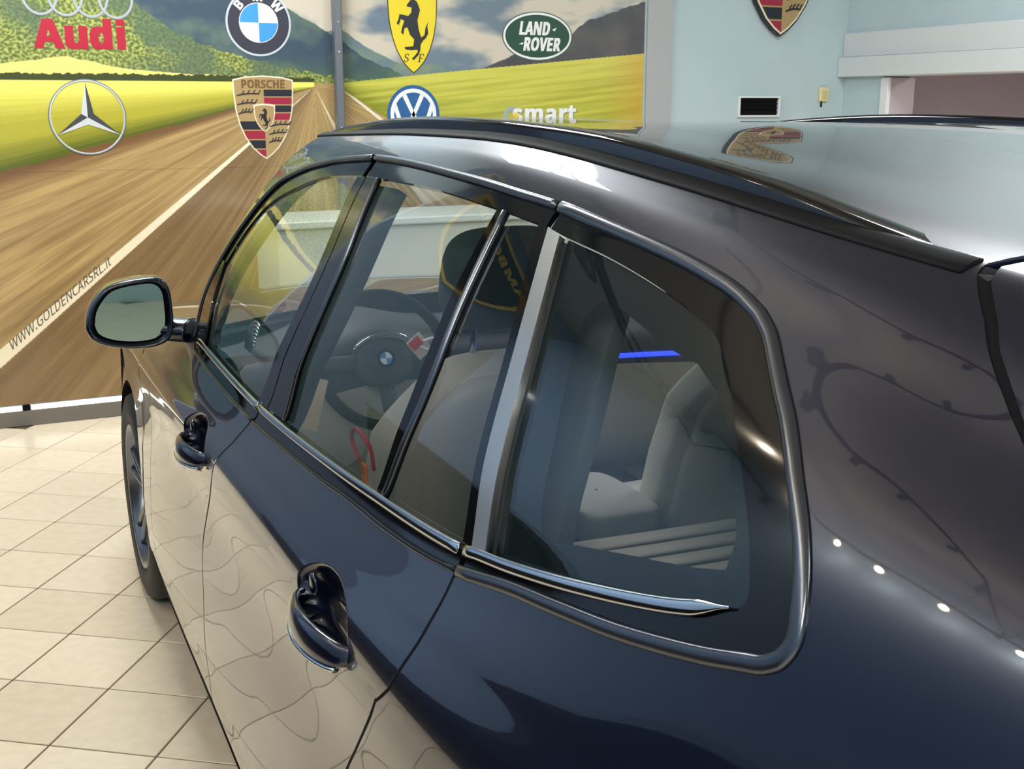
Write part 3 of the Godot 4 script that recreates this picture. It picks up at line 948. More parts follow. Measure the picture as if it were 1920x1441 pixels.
const DIV_R := [Vector2(10.893, 2.48), Vector2(10.103, 2.497), Vector2(9.204, 2.51), Vector2(8.213, 2.463)]
const CB_L := [Vector2(10.898, 2.582), Vector2(9.95, 2.671), Vector2(9.014, 2.723), Vector2(8.24, 2.752)]
const CB_M := [Vector2(10.902, 2.618), Vector2(9.99, 2.698), Vector2(9.059, 2.753), Vector2(8.232, 2.789)]
const CB_R := [Vector2(10.875, 2.656), Vector2(10.041, 2.732), Vector2(9.117, 2.79), Vector2(8.261, 2.824)]
const FRIT := [Vector2(10.565, 2.798), Vector2(10.574, 2.844), Vector2(10.465, 2.965), Vector2(10.453, 3.023), Vector2(10.297, 3.082), Vector2(10.048, 3.126), Vector2(9.788, 3.154), Vector2(9.393, 3.199), Vector2(9.082, 3.208), Vector2(8.911, 3.139), Vector2(8.746, 3.04), Vector2(8.589, 2.92), Vector2(8.669, 2.907), Vector2(9.495, 2.856), Vector2(10.074, 2.811), Vector2(10.418, 2.789)]
const CUP := [Vector2(4.981, 2.327), Vector2(6.33, 2.42), Vector2(6.558, 2.604), Vector2(4.793, 2.566), Vector2(5.535, 2.526)]
const CUPF := [Vector2(4.745, 1.257), Vector2(6.417, 1.389), Vector2(6.484, 1.524), Vector2(4.877, 1.493), Vector2(5.731, 1.457)]
const CUTB := [Vector2(7.813, 1.691), Vector2(5.628, 1.634), Vector2(4.833, 1.605), Vector2(4.217, 1.517), Vector2(3.63, 1.418), Vector2(3.278, 1.417), Vector2(2.926, 1.46)]
const CUTC := [Vector2(8.019, 2.763), Vector2(7.053, 2.771), Vector2(5.68, 2.741), Vector2(3.88, 2.559)]
const OUT_FRONT := [Vector2(8.2, .885), Vector2(8.7, .90), Vector2(9.3, .94), Vector2(9.85, 1.01), Vector2(10.3, 1.10), Vector2(10.65, 1.22), Vector2(10.87, 1.40)]
const IN_FRONT := [Vector2(8.25, .95), Vector2(8.75, .96), Vector2(9.1, .978)]
const PILLAR_FRONT := [Vector2(8.1, .835), Vector2(8.6, .852), Vector2(9.2, .893), Vector2(9.8, .962), Vector2(10.4, 1.065), Vector2(11.2, 1.185), Vector2(12.2, 1.27), Vector2(13, 1.32)]
const MIRROR_OUT := [Vector2(-1.1018, 1.1039), Vector2(-1.0946, 1.1432), Vector2(-1.0759, 1.1772), Vector2(-1.0440, 1.2103), Vector2(-1.0000, 1.2245), Vector2(-0.9589, 1.2304), Vector2(-0.9205, 1.2322), Vector2(-0.8991, 1.2237), Vector2(-0.8855, 1.1998), Vector2(-0.8820, 1.1487), Vector2(-0.8823, 1.1049), Vector2(-0.8934, 1.0661), Vector2(-0.9198, 1.0492), Vector2(-0.9647, 1.0429), Vector2(-1.0166, 1.0461), Vector2(-1.0630, 1.0575), Vector2(-1.0922, 1.0759)]
const CUT_F := [[0.0, .60], [3.0, .60], [5.0, .62], [6.5, .66], [8.0, .72], [9.0, .74]]
const CUT_B := [[0.0, 1.50], [2.0, 1.48], [2.93, 1.465], [3.28, 1.445], [3.63, 1.445], [4.14, 1.51], [4.59, 1.575], [4.95, 1.618], [5.78, 1.644], [6.36, 1.666], [7.0, 1.68], [7.85, 1.69], [9.0, 1.70]]
const CUT_C := [[0.0, 2.40], [2.0, 2.43], [3.0, 2.465], [3.51, 2.515], [3.88, 2.559], [4.29, 2.617], [4.71, 2.681], [4.93, 2.710], [5.3, 2.727], [5.68, 2.741], [6.22, 2.760], [6.77, 2.768], [7.4, 2.770], [8.02, 2.765], [9.0, 2.764]]

var top_out := []
var top_in := []
var low_out := []
var low_in := []

# s of a traced curve at z
func s_of(P: Array, z: float) -> float:
	var asc: bool = P[-1].y > P[0].y
	var n := P.size()
	for k in n - 1:
		var a: Vector2 = P[k] if asc else P[n - 1 - k]
		var b: Vector2 = P[k + 1] if asc else P[n - 2 - k]
		if z <= b.y or k == n - 2:
			return lerpf(a.x, b.x, clampf((z - a.y) / maxf(b.y - a.y, 1e-6), 0.0, 1.0))
	return P[0].x

# z of a traced curve at s
func z_of(P: Array, s: float) -> float:
	var asc: bool = P[-1].x > P[0].x
	var n := P.size()
	for k in n - 1:
		var a: Vector2 = P[k] if asc else P[n - 1 - k]
		var b: Vector2 = P[k + 1] if asc else P[n - 2 - k]
		if s <= b.x or k == n - 2:
			return lerpf(a.y, b.y, clampf((s - a.x) / maxf(b.x - a.x, 1e-6), 0.0, 1.0))
	return P[0].y

func smooth_cut(c: Array, s: float) -> float:
	return (lines(c, s - 0.15) + 2.0 * lines(c, s) + lines(c, s + 0.15)) * 0.25

func part_of(P: Array, z0: float, z1: float, n: int) -> Array:
	var o := []
	for q in curve(P, 400):
		if q.y >= z0 and q.y <= z1: o.append(q)
	return curve(o, n)

func merged(a: MB, b: MB) -> MB:
	var f := a.v.size()
	a.v.append_array(b.v); a.n.append_array(b.n); a.t.append_array(b.t)
	for k in b.ix: a.ix.append(f + k)
	return a

func between(A: Array, B: Array, n: int, nv: int, side: int, off: float, hem := 0.0) -> MB:
	var a := curve(A, n + 1)
	var b := curve(B, n + 1)
	return panel(n, nv, func(u: float, v: float) -> Vector2:
		var k := int(round(u * n))
		return a[k].lerp(b[k], v), side, off, hem)

func between_raw(a: Array, b: Array, nv: int, side: int, off: float, hem := 0.0) -> MB:
	var n := a.size() - 1
	return panel(n, nv, func(u: float, v: float) -> Vector2:
		var k := int(round(u * n))
		return a[k].lerp(b[k], v), side, off, hem)

func cup(p: Vector3, z0: float, y0: float, d := 0.034) -> float:
	var q := pow((p.z - z0) / 0.135, 2.0) + pow((p.y - y0) / 0.056, 2.0)
	if q >= 1.0: return 0.0
	var k := 1.0 - q
	return d * (1.0 - pow(1.0 - k, 3.0)) * smoothstep(0.0, 0.2, k)

func strip(P: Array, n: int, side: int, prof: Array, off: float, sc = null) -> MB:
	var a := along(P, n, side, off)
	var pr := prof
	if side > 0:
		pr = []
		for i in range(prof.size() - 1, -1, -1): pr.append(Vector2(-prof[i].x, prof[i].y))
	return sweep(a[0], a[1], pr, false, null, sc)

func arch_s(z: float, axle: float, r: float) -> float:
	var dz := absf(z - axle)
	if dz >= r: return 0.0
	return s_at(0.36 + sqrt(r * r - dz * dz), z, 0.0, 8.0)

func rounded(w: float, h: float) -> Array:
	return [Vector2(-w, -h), Vector2(-w, h * 0.2), Vector2(-w * 0.72, h * 0.75), Vector2(-w * 0.3, h), Vector2(w * 0.3, h), Vector2(w * 0.72, h * 0.75), Vector2(w, h * 0.2), Vector2(w, -h)]

func flank(c: Node3D, side: int) -> void:
	var hi := 1 if side < 0 else 0
	# ---- painted panels
	var fd := put(panel(140 if hi else 30, 96 if hi else 30, func(u: float, v: float) -> Vector2:
		if hi:
			u = dense(u, 0.60, 0.93, 0.6)
			v = dense(v, 0.55, 0.86, 0.6)
		var s := lerpf(1.42, 7.93, v)
		var z := lerpf(smooth_cut(CUT_F, s) + .003, smooth_cut(CUT_B, s) - .004, u)
		return Vector2(lerpf(1.42, s_of(low_out, z), v), z), side, 0.0, 0.014, (func(p: Vector3) -> float: return cup(p, 1.40, 0.942)) if hi else null).mesh(), "front_door", M.paint, c)
	var rd := put(panel(150 if hi else 30, 110 if hi else 30, func(u: float, v: float) -> Vector2:
		if hi:
			u = dense(u, 0.58, 0.90, 0.6)
			v = dense(v, 0.55, 0.86, 0.6)
		var s := lerpf(1.42, 7.97, v)
		var z := lerpf(smooth_cut(CUT_B, s) + .004, smooth_cut(CUT_C, s) - .0035, u)
		return Vector2(lerpf(1.42, s_of(low_out, z), v), z), side, 0.0, 0.014, (func(p: Vector3) -> float: return cup(p, 2.462, 0.972)) if hi else null).mesh(), "rear_door", M.paint, c)
	put(panel(50 if hi else 24, 40 if hi else 20, func(u: float, v: float) -> Vector2:
		var s := v * 8.0
		var z := lerpf(-.84, smooth_cut(CUT_F, s) - .002, u)
		var s0 := arch_s(z, 0.0, 0.405)
		return Vector2(lerpf(s0, 8.0, v), z), side, 0.0, 0.016).mesh(), "front_fender", M.paint, c)
	var low_q := low_out.duplicate()
	low_q.reverse()
	low_q.append(Vector2(8.45, 3.62))
	low_q.append(Vector2(8.45, 3.72))
	var q := panel(90 if hi else 40, 90 if hi else 40, func(u: float, v: float) -> Vector2:
		var s := v * 8.01
		var z := 3.0
		for k in 3:
			z = lerpf(smooth_cut(CUT_C, s) + .0035, lerpf(3.66, 3.71, s / 8.4), u)
			s = v * s_of(low_q, z)
		return Vector2(s, z), side, 0.0, 0.0)
	# cut the wheel opening out of the panel and line its edge
	var keep := PackedInt32Array()
	for k in range(0, q.ix.size(), 3):
		var m := (q.v[q.ix[k]] + q.v[q.ix[k + 1]] + q.v[q.ix[k + 2]]) / 3.0
		if Vector2(m.z - 2.864, m.y - 0.36).length() > 0.40:
			keep.append(q.ix[k]); keep.append(q.ix[k + 1]); keep.append(q.ix[k + 2])
	q.ix = keep
	var lip := []
	for k in 31:
		var a := PI * k / 30.0
		var y := 0.36 + 0.402 * sin(a)
		var z := 2.864 + 0.402 * cos(a)
		lip.append(surf(s_at(y, z, 0.0, 8.0), z) * Vector3(-side, 1, 1))
	put(tube(lip, 0.016, 8).mesh(), "arch_lip", M.rubber, c)
	put(panel(40, 6, func(u: float, v: float) -> Vector2: return Vector2(lerpf(0.0, 1.40, v), lerpf(0.46, 2.42, u)), side, 0.002, 0.01).mesh(), "sill", M.rubber, c)
	var A := [Vector2(13, 3.106), Vector2(12, 3.106), Vector2(11.3, 3.106)]
	for p in REAR_OUT: A.append(p)
	var B := [Vector2(13, 3.252), Vector2(12.611, 3.262), Vector2(11.78, 3.319), Vector2(11.325, 3.365), Vector2(10.987, 3.406), Vector2(10.4, 3.465), Vector2(9.7, 3.53), Vector2(9.0, 3.58), Vector2(8.45, 3.62)]
	q = merged(q, between(A, B, 64 if hi else 30, 26 if hi else 12, side, 0.0))
	# side of the roof above the windows, and the screen pillar
	q = merged(q, panel(110 if hi else 40, 16 if hi else 8, func(u: float, v: float) -> Vector2:
		var z := lerpf(1.572, 3.106, u)
		return Vector2(lerpf(s_of(top_out, z), 13.0, v), z), side))
	var PB := PILLAR_FRONT.duplicate()
	PB.append(Vector2(13, 1.44))
	PB.append(Vector2(13, 1.572))
	var PA := OUT_FRONT.duplicate()
	PA.append(TOP_OUT[0])
	q = merged(q, between(PA, PB, 44 if hi else 20, 8, side, 0.0))
	put(q.mesh(), "body_side", M.paint, c)
	put(panel(40, 40, func(u: float, v: float) -> Vector2: return Vector2(lerpf(0.3, 7.8, v), lerpf(0.45, 3.55, u)), side, -0.035, 0.0).mesh(), "inner_shell", M.black, c)
	# black backing of the panel gaps
	for cut in [CUT_F, CUT_B, CUT_C]:
		put(panel(1, 40, func(u: float, v: float) -> Vector2:
			var s := v * 7.9
			return Vector2(s, smooth_cut(cut, s) + lerpf(-.006, .006, u)), side, -0.0006, 0.0).mesh(), "gap_seal", M.black, c)
	# ---- window frames and glass
	var satin := rounded(0.006, 0.004)
	var bright := rounded(0.0075, 0.003)
	for w in [[0.0, 1.822, .86, 1.692, fd], [1.828, 2.604, 1.698, 2.760, rd]]:
		var pr: Node = w[4]
		put(between_raw(part_of(top_out, w[0], w[1], 50), part_of(top_in, w[0], w[1], 50), 5, side, -0.0035, 0.008).mesh(), "window_frame", M.gloss, pr)
		put(between_raw(part_of(low_in, w[2], w[3], 50), part_of(low_out, w[2], w[3], 50), 5, side, -0.0035, 0.008).mesh(), "belt_moulding", M.gloss, pr)
		put(strip(part_of(top_out, w[0], w[1], 60), 60, side, satin, 0.001).mesh(), "roof_trim", M.satin, pr)
	var q_out := part_of(top_out, 2.610, 3.106, 50) + curve(REAR_OUT, 40).slice(1, 39) + part_of(low_out, 2.768, 3.297, 50)
	var q_in := part_of(TOP_IN, 2.610, 3.041, 50) + curve(REAR_IN, 40).slice(1, 39) + part_of(low_in.slice(0, 10), 2.768, 3.245, 50)
	put(between_raw(q_out, q_in, 8, side, -0.0035, 0.0).mesh(), "window_frame", M.gloss, c)
	put(strip(curve(q_out, 120), 120, side, rounded(0.008, 0.004), 0.001).mesh(), "window_trim", M.satin, c)
	put(strip(part_of(low_out, 1.70, 2.760, 40), 40, side, rounded(0.004, 0.004), -0.001).mesh(), "lower_trim", M.gloss, rd)
	put(strip(part_of(low_out, 0.95, 1.692, 40), 40, side, rounded(0.004, 0.004), -0.001).mesh(), "lower_trim", M.gloss, fd)
	put(strip(part_of(low_in, 0.95, 1.692, 40), 40, side, bright, 0.002).mesh(), "belt_strip", M.chrome, fd)
	put(strip(part_of(low_in, 1.698, 2.760, 40), 40, side, bright, 0.002).mesh(), "belt_strip", M.chrome, rd)
	put(strip(part_of(low_in.slice(0, 10), 2.768, 3.245, 40), 40, side, bright, 0.002, func(u: float) -> float: return 0.15 + 0.85 * smoothstep(0.0, 0.22, u)).mesh(), "belt_strip", M.chrome, c)
	# glass
	var zf := func(u: float, v: float, L: Callable, R: Callable, za: float, zb: float) -> Vector2:
		var z := lerpf(za, zb, u)
		var s := 9.0
		for k in 3:
			s = lerpf(s_of(low_in, z) - .03, s_of(top_in, z) + .03, v)
			z = lerpf(L.call(s), R.call(s), u)
		return Vector2(s, z)
	var gz := -0.009
	put(panel(24, 18, func(u: float, v: float) -> Vector2: return zf.call(u, v, func(_s): return .952, func(s): return z_of(B_FRONT, s) + .008, .952, 1.73), side, gz, 0.0).mesh(), "side_window", M.glass, fd)
	put(panel(20, 18, func(u: float, v: float) -> Vector2: return zf.call(u, v, func(s): return z_of(B_REAR, s) - .008, func(s): return z_of(DIV_L, s) + .006, 1.92, 2.45), side, gz, 0.0).mesh(), "side_window", M.glass, rd)
	put(panel(10, 18, func(u: float, v: float) -> Vector2: return zf.call(u, v, func(s): return z_of(DIV_R, s) - .006, func(s): return z_of(CB_L, s) + .006, 2.49, 2.68), side, gz, 0.0).mesh(), "corner_window", M.tint, rd)
	put(panel(30, 24, func(u: float, v: float) -> Vector2: return zf.call(u, v, func(s): return z_of(CB_R, s) - .006, func(_s): return 3.25, 2.75, 3.25), side, gz, 0.0).mesh(), "quarter_window", M.tint, c)
	# painted border behind the quarter glass
	var cr := CB_R.duplicate()
	cr.reverse()
	var outer := curve(part_of(top_in, 2.655, 3.041, 20), 20) + curve(REAR_IN, 20) + curve(part_of(low_in, 2.826, 3.245, 20), 20) + curve(cr, 20)
	var fr := FRIT + [FRIT[0]]
	var inner := curve(fr.slice(0, 4), 20) + curve(fr.slice(3, 9), 20) + curve(fr.slice(8, 12), 20) + curve(fr.slice(11, 17), 20)
	put(between_raw(outer + [outer[0]], inner + [inner[0]], 3, side, gz - 0.003).mesh(), "glass_border", M.frit, c)
	# pillars between the windows
	put(between(B_FRONT, B_GAP.map(func(p): return p - Vector2(0, .003)), 20, 3, side, -0.002, 0.008).mesh(), "door_pillar", M.gloss, fd)
	put(between(B_GAP.map(func(p): return p + Vector2(0, .003)), B_REAR, 20, 3, side, -0.002, 0.008).mesh(), "door_pillar", M.gloss, rd)
	put(strip(B_REAR, 20, side, rounded(0.006, 0.004), -0.002).mesh(), "pillar_strip", M.satin, rd)
	put(between(DIV_L, DIV_R.map(func(p): return p - Vector2(0, .014)), 20, 3, side, -0.003, 0.008).mesh(), "window_divider", M.gloss, rd)
	put(strip(DIV_R.map(func(p): return p - Vector2(0, .007)), 20, side, rounded(0.007, 0.005), -0.004).mesh(), "divider_strip", M.satin, rd)
	put(between(CB_L, CB_M.map(func(p): return p - Vector2(0, .002)), 20, 3, side, -0.002, 0.008).mesh(), "door_pillar", M.gloss, rd)
	put(between(CB_M, CB_R, 24, 5, side, 0.003, 0.010).mesh(), "pillar_bar", M.bar, c)
	# ---- door handles
	for h in [[1.40, 0.942, fd], [2.462, 0.972, rd]]:
		handle(h[2], h[0], h[1], side)

# squeeze grid lines together between a and b (share k of them)
func dense(u: float, a: float, b: float, k: float) -> float:
	var l := (1.0 - k) * a / (a + 1.0 - b)
	if u < l: return a * u / l
	if u < l + k: return a + (b - a) * (u - l) / k
	return b + (1.0 - b) * (u - l - k) / (1.0 - l - k)

func handle(door: Node, z0: float, y0: float, side: int) -> void:
	var pts := []
	var ns := []
	var fl := Vector3(-side, 1, 1)
	for k in 21:
		var u := k / 20.0
		var z := z0 - 0.128 + 0.256 * u
		var y := y0 - 0.016 + 0.014 * (u - 0.5)
		var s := s_at(y, z, 2.0, 8.0)
		var b := surf(s, z)
		var lift := 0.036 * pow(sin(clampf(u, 0.0, 1.0) * PI), 0.5) - 0.007
		pts.append((b + Vector3(-lift, 0, 0)) * fl)
		ns.append(Vector3(-1, 0.25, 0).normalized() * fl)
	var pr := []
	for q in ring(0.019, 14, 0.009): pr.append(q)
	put(sweep(pts, ns, pr, false, null, func(u: float) -> float: return 0.72 + 0.5 * pow(sin(u * PI), 0.7) * (0.75 + 0.35 * u)).mesh(), "door_handle", M.paint, door)
	var p2 := []
	for i in pts.size():
		p2.append(pts[i] + Vector3(-0.0055 * fl.x, -0.020 - 0.004 * sin(i / 20.0 * PI), 0))
	put(sweep(p2.slice(1, 20), ns.slice(1, 20), ring(0.0042, 8, 0.007)).mesh(), "handle_strip", M.chrome, door)
	var lk := surf(s_at(y0 + 0.01, z0 - 0.085, 2.0, 8.0), z0 - 0.085)
	put(pillow((lk + Vector3(0.012, 0, 0)) * fl, Vector3(0.006, 0.017, 0.017), 0.8, 0.8, Basis.IDENTITY, null, 16, 10).mesh(), "lock_cap", M.paint, door)

func mirror(c: Node3D, side: int) -> void:
	var t := node("door_mirror", c)
	var mid := Vector2(-0.985, 1.138)
	var loop := curve(MIRROR_OUT + [MIRROR_OUT[0]], 49).slice(0, 48)
	var fx := -float(side)
	# shell from the lip round the front cap: rings of (scale, z)
	var rings := [[0.86, 0.792], [0.90, 0.806], [0.96, 0.811], [1.0, 0.802], [1.015, 0.785], [1.01, 0.75], [0.96, 0.71], [0.84, 0.675], [0.60, 0.652], [0.3, 0.643], [0.0, 0.641]]
	var place := func(u: float, v: float) -> Vector3:
		var r: Array = rings[int(round(v * (rings.size() - 1)))]
		var p: Vector2 = mid + (loop[int(round(u * 48)) % 48] - mid) * float(r[0])
		return Vector3(p.x * fx, p.y, r[1] + (p.x - mid.x) * 0.10)
	put(grid(48, rings.size() - 1, place, true, side > 0).mesh(), "mirror_housing", M.paint, t)
	put(grid(48, 2, func(u: float, v: float) -> Vector3:
		var k: float = [0.86, 0.83, 0.80][int(round(v * 2))]
		var zz: float = [0.793, 0.785, 0.787][int(round(v * 2))]
		var p: Vector2 = mid + (loop[int(round(u * 48)) % 48] - mid) * k
		return Vector3(p.x * fx, p.y, zz + (p.x - mid.x) * 0.10), true).mesh(), "mirror_bezel", M.gloss, t)
	put(grid(48, 2, func(u: float, v: float) -> Vector3:
		var k: float = [0.81, 0.5, 0.0][int(round(v * 2))]
		var p: Vector2 = mid + (loop[int(round(u * 48)) % 48] - mid) * k
		return Vector3(p.x * fx, p.y, 0.790 + (p.x - mid.x) * 0.10), true, side < 0).mesh(), "mirror_glass", M.mirror, t)
	var am := []
	var an := []
	for k in 9:
		var u := k / 8.0
		am.append(Vector3(lerpf(-0.91, -0.828, u) * fx, 1.083 - 0.004 * u, lerpf(0.74, 0.80, u)))
		an.append(Vector3(0, 1, 0))
	put(sweep(am, an, ring(0.050, 14, 0.034)).mesh(), "mirror_arm", M.paint, t)
	put(between([Vector2(8.12, .89), Vector2(8.6, .905), Vector2(9.1, .945), Vector2(9.45, .985)], [Vector2(8.12, 1.05), Vector2(8.5, 1.035), Vector2(9.0, 1.03), Vector2(9.45, 1.012)], 12, 4, side, 0.001, 0.01).mesh(), "mirror_base", M.gloss, t)

func wheel(c: Node3D, at: Vector3, side: int) -> void:
	var w := node("wheel", c, at)
	w.rotation_degrees.z = 90.0 if side < 0 else -90.0      # axis y of the lathe points outward
	var tp := [Vector2(.238, -.10), Vector2(.262, -.116), Vector2(.315, -.122), Vector2(.348, -.112), Vector2(.361, -.09), Vector2(.364, -.045), Vector2(.364, 0), Vector2(.364, .045), Vector2(.361, .09), Vector2(.348, .112), Vector2(.315, .122), Vector2(.270, .116), Vector2(.246, .100)]
	put(lathe(tp, 64).mesh(), "tyre", M.tyre, w)
	put(lathe([Vector2(.238, -.10), Vector2(.215, -.08), Vector2(.212, .07), Vector2(.232, .09), Vector2(.236, .112), Vector2(.249, .116), Vector2(.252, .110), Vector2(.250, .098)], 64).mesh(), "rim_barrel", M.rim, w)
	put(lathe([Vector2(0.16, -.02), Vector2(0.165, 0.0), Vector2(0.05, 0.002), Vector2(0.0, 0.002)], 32).mesh(), "brake_disc", M.steel, w)
	put(lathe([Vector2(.062, .02), Vector2(.066, .06), Vector2(.05, .082), Vector2(.03, .088), Vector2(0, .089)], 24).mesh(), "hub", M.rim, w)
	for k in 5:
		for d in [-0.13, 0.13]:
			var a: float = k * TAU / 5 + d
			var b: float = k * TAU / 5 + d * 1.35
			var p0 := Vector3(cos(a) * .045, .066, sin(a) * .045)
			var p1 := Vector3(cos(b) * .15, .083, sin(b) * .15)
			var p2 := Vector3(cos(b) * .235, .088, sin(b) * .235)
			put(sweep(curve([p0, p1, p2], 6), [Vector3.UP, Vector3.UP, Vector3.UP, Vector3.UP, Vector3.UP, Vector3.UP], rounded(0.013, 0.014)).mesh(), "spoke", M.rim, w)

func car() -> void:
	top_out = OUT_FRONT + TOP_OUT
	top_in = IN_FRONT + TOP_IN + REAR_IN.slice(1, 7)
	low_out = LOW_OUT + [Vector2(8.05, .96), Vector2(8.18, .885)]
	low_in = LOW_IN + [Vector2(8.2, .95), Vector2(8.2, .90)]
	var c := node("car", self)
	tag(c, "dark navy glossy five-door estate car with roof rails parked on the tiles", "car")
	for side in [-1, 1]:
		flank(c, side)
		mirror(c, side)
	for side in [-1, 1]:
		wheel(c, Vector3(side * 0.815, 0.362, 0), side)
		wheel(c, Vector3(side * 0.81, 0.362, 2.864), side)
		for ax in [0.0, 2.864]:
			put(grid(24, 1, func(u: float, v: float) -> Vector3:
				var a := PI * u
				return Vector3(side * lerpf(0.55, 0.925, v), 0.36 + sin(a) * 0.40, ax + cos(a) * 0.40)).mesh(), "wheel_liner", M.black, c)
	# roof skin in one piece
	var roof: MB = null
	for side in [-1, 1]:
		var r := panel(80, 24, func(u: float, v: float) -> Vector2:
			var s := lerpf(13.0, 14.999, v)
			var k := (s - 13.0) / 2.0
			return Vector2(s, lerpf(1.32 - 0.15 * k * (2.0 - k), 3.252 + 0.05 * k, u)), side)
		roof = r if roof == null else merged(roof, r)
	put(roof.mesh(), "roof_panel", M.paint, c)
	# roof rails
	for side in [-1, 1]:
		var y := [[1.10, 1.560], [1.18, 1.594], [1.40, 1.627], [1.76, 1.652], [2.04, 1.658], [2.36, 1.652], [2.60, 1.640], [2.79, 1.621], [2.94, 1.602], [3.07, 1.579], [3.18, 1.559], [3.25, 1.545]]
		var P := []
		for q in y: P.append(Vector3(side * 0.561, q[1] - 0.012, q[0]))
		P = curve(P, 70)
		var N := []
		for q in P: N.append(Vector3(0, 1, 0))
		var pr := [Vector2(-.017, -.024), Vector2(-.019, -.012), Vector2(-.019, .004), Vector2(-.017, .0095), Vector2(-.012, .0125), Vector2(.012, .0125), Vector2(.017, .0095), Vector2(.019, .004), Vector2(.019, -.012), Vector2(.017, -.024)]
		put(sweep(P, N, pr).mesh(), "roof_rail", M.gloss, c)
		put(strip(part_of([Vector2(12.82, 1.2), Vector2(12.82, 3.25)], 1.25, 3.245, 60), 60, side, rounded(0.014, 0.003), -0.0005).mesh(), "rail_gasket", M.rubber, c)
		put(bev(Vector3(side * 0.566, 1.538, 3.262), Vector3(0.06, 0.012, 0.03), 0.004).mesh(), "rail_end_cap", M.satin, c)
	# tailgate: sides behind the gap, back face with its window
	for side in [-1, 1]:
		put(panel(1, 30, func(u: float, v: float) -> Vector2:
			var s := lerpf(8.45, 12.9, v)
			var B := [[8.45, 3.62], [9.0, 3.58], [9.7, 3.53], [10.4, 3.465], [10.987, 3.406], [11.325, 3.365], [11.78, 3.319], [12.611, 3.262], [13.0, 3.252]]
			return Vector2(s, lines(B, s) + lerpf(-.003, .016, u)), side, -0.0008, 0.0).mesh(), "gap_seal", M.black, c)
	var gate: MB = null
	for side in [-1, 1]:
		var g := panel(14, 40, func(u: float, v: float) -> Vector2:
			var s := lerpf(8.45, 13.0, v)
			var B := [[8.45, 3.632], [9.0, 3.592], [9.7, 3.542], [10.4, 3.477], [10.987, 3.418], [11.325, 3.377], [11.78, 3.331], [12.611, 3.276], [13.0, 3.266]]
			var E := [[8.45, 3.70], [10.0, 3.66], [12.0, 3.57], [13.0, 3.52]]
			return Vector2(s, lerpf(lines(B, s), lines(E, s), u)), side, 0.0, 0.012)
		gate = g if gate == null else merged(gate, g)
		gate = merged(gate, panel(14, 12, func(u: float, v: float) -> Vector2:
			var s := lerpf(13.0, 14.999, v)
			var k := (s - 13.0) / 2.0
			return Vector2(s, lerpf(3.266 + 0.05 * k, 3.52 + 0.06 * k, u)), side, 0.0, 0.012))
	var gt := put(gate.mesh(), "tailgate", M.paint, c)
	var face := func(s0: float, s1: float, za: float, zb: float, bulge: float) -> MB:
		return grid(24, 10, func(u: float, v: float) -> Vector3:
			var s := lerpf(s0, s1, v)
			var p := surf(s, lerpf(za, zb, v))
			var x := 1.0 - 2.0 * u
			return Vector3(p.x * x, p.y, p.z + bulge * (1.0 - x * x)))
	put(face.call(10.0, 13.0, 3.655, 3.515, 0.06).mesh(), "rear_window", M.frit, gt)
	put(face.call(8.4, 10.0, 3.71, 3.655, 0.06).mesh(), "lower_panel", M.paint, gt)
	put(face.call(0.0, 8.4, 3.66, 3.71, 0.08).mesh(), "rear_bumper", M.paint, c)
	# front end
	put(face.call(0.0, 8.0, -.80, -.84, -0.12).mesh(), "front_bumper", M.paint, c)
	put(grid(24, 30, func(u: float, v: float) -> Vector3:
		var z := lerpf(-0.84, 0.70, v)
		var p := surf(8.0, z)
		var x := 1.0 - 2.0 * u
		var k := 1.0 - x * x
		return Vector3(p.x * x, p.y + 0.045 * k * smoothstep(-0.9, 0.2, z), z - (0.12 * k if v < 0.5 else 0.12 * k) * (1.0 - v) - 0.16 * k * v)).mesh(), "bonnet", M.paint, c)
	for side in [-1, 1]:
		var hl := put(pillow(Vector3(side * 0.61, 0.70, -0.855), Vector3(0.15, 0.055, 0.06), 0.5, 0.5, Basis(Vector3.UP, side * -0.5)).mesh(), "headlamp", M.frit, c)
		put(pillow(Vector3(side * 0.55, 0.70, -0.915), Vector3(0.035, 0.03, 0.02), 1, 1).mesh(), "lens", M.chrome, hl)
		var gr := put(pillow(Vector3(side * 0.125, 0.62, -0.945), Vector3(0.11, 0.12, 0.03), 0.4, 0.4).mesh(), "grille", M.chrome, c)
		for k in 7:
			put(bev(Vector3(side * (0.045 + k * 0.027), 0.62, -0.973), Vector3(0.012, 0.19, 0.012), 0.003).mesh(), "grille_bar", M.black, gr)
		put(pillow(Vector3(side * 0.60, 1.02, 3.735), Vector3(0.17, 0.055, 0.04), 0.5, 0.5, Basis(Vector3.UP, side * -0.25)).mesh(), "tail_lamp", mat(rgb(120, 12, 18), 0.1), c)
	put(bev(Vector3(0, 0.36, -0.925), Vector3(1.0, 0.12, 0.05), 0.015).mesh(), "lower_intake", M.black, c)
	# windscreen and scuttle
	var pf := curve(PILLAR_FRONT, 21)
	put(grid(20, 20, func(u: float, v: float) -> Vector3:
		var q: Vector2 = pf[int(round(v * 20))]
		var p := surf(q.x, q.y)
		var x := 1.0 - 2.0 * u
		var k := 1.0 - x * x
		return Vector3(p.x * x, p.y + 0.03 * k, p.z - lerpf(0.26, 0.15, v) * k), false, true).mesh(), "windscreen", M.screen_glass, c)
	put(grid(20, 3, func(u: float, v: float) -> Vector3:
		var x := 1.0 - 2.0 * u
		var k := 1.0 - x * x
		var p := surf(8.05, lerpf(0.66, 0.82, v))
		return Vector3(p.x * x, p.y - 0.015 + 0.03 * k, p.z - lerpf(0.20, 0.27, v) * k)).mesh(), "scuttle", M.black, c)
	put(bev(Vector3(0, 0.24, 1.4), Vector3(1.5, 0.06, 4.2), 0.02).mesh(), "underbody", M.black, c)

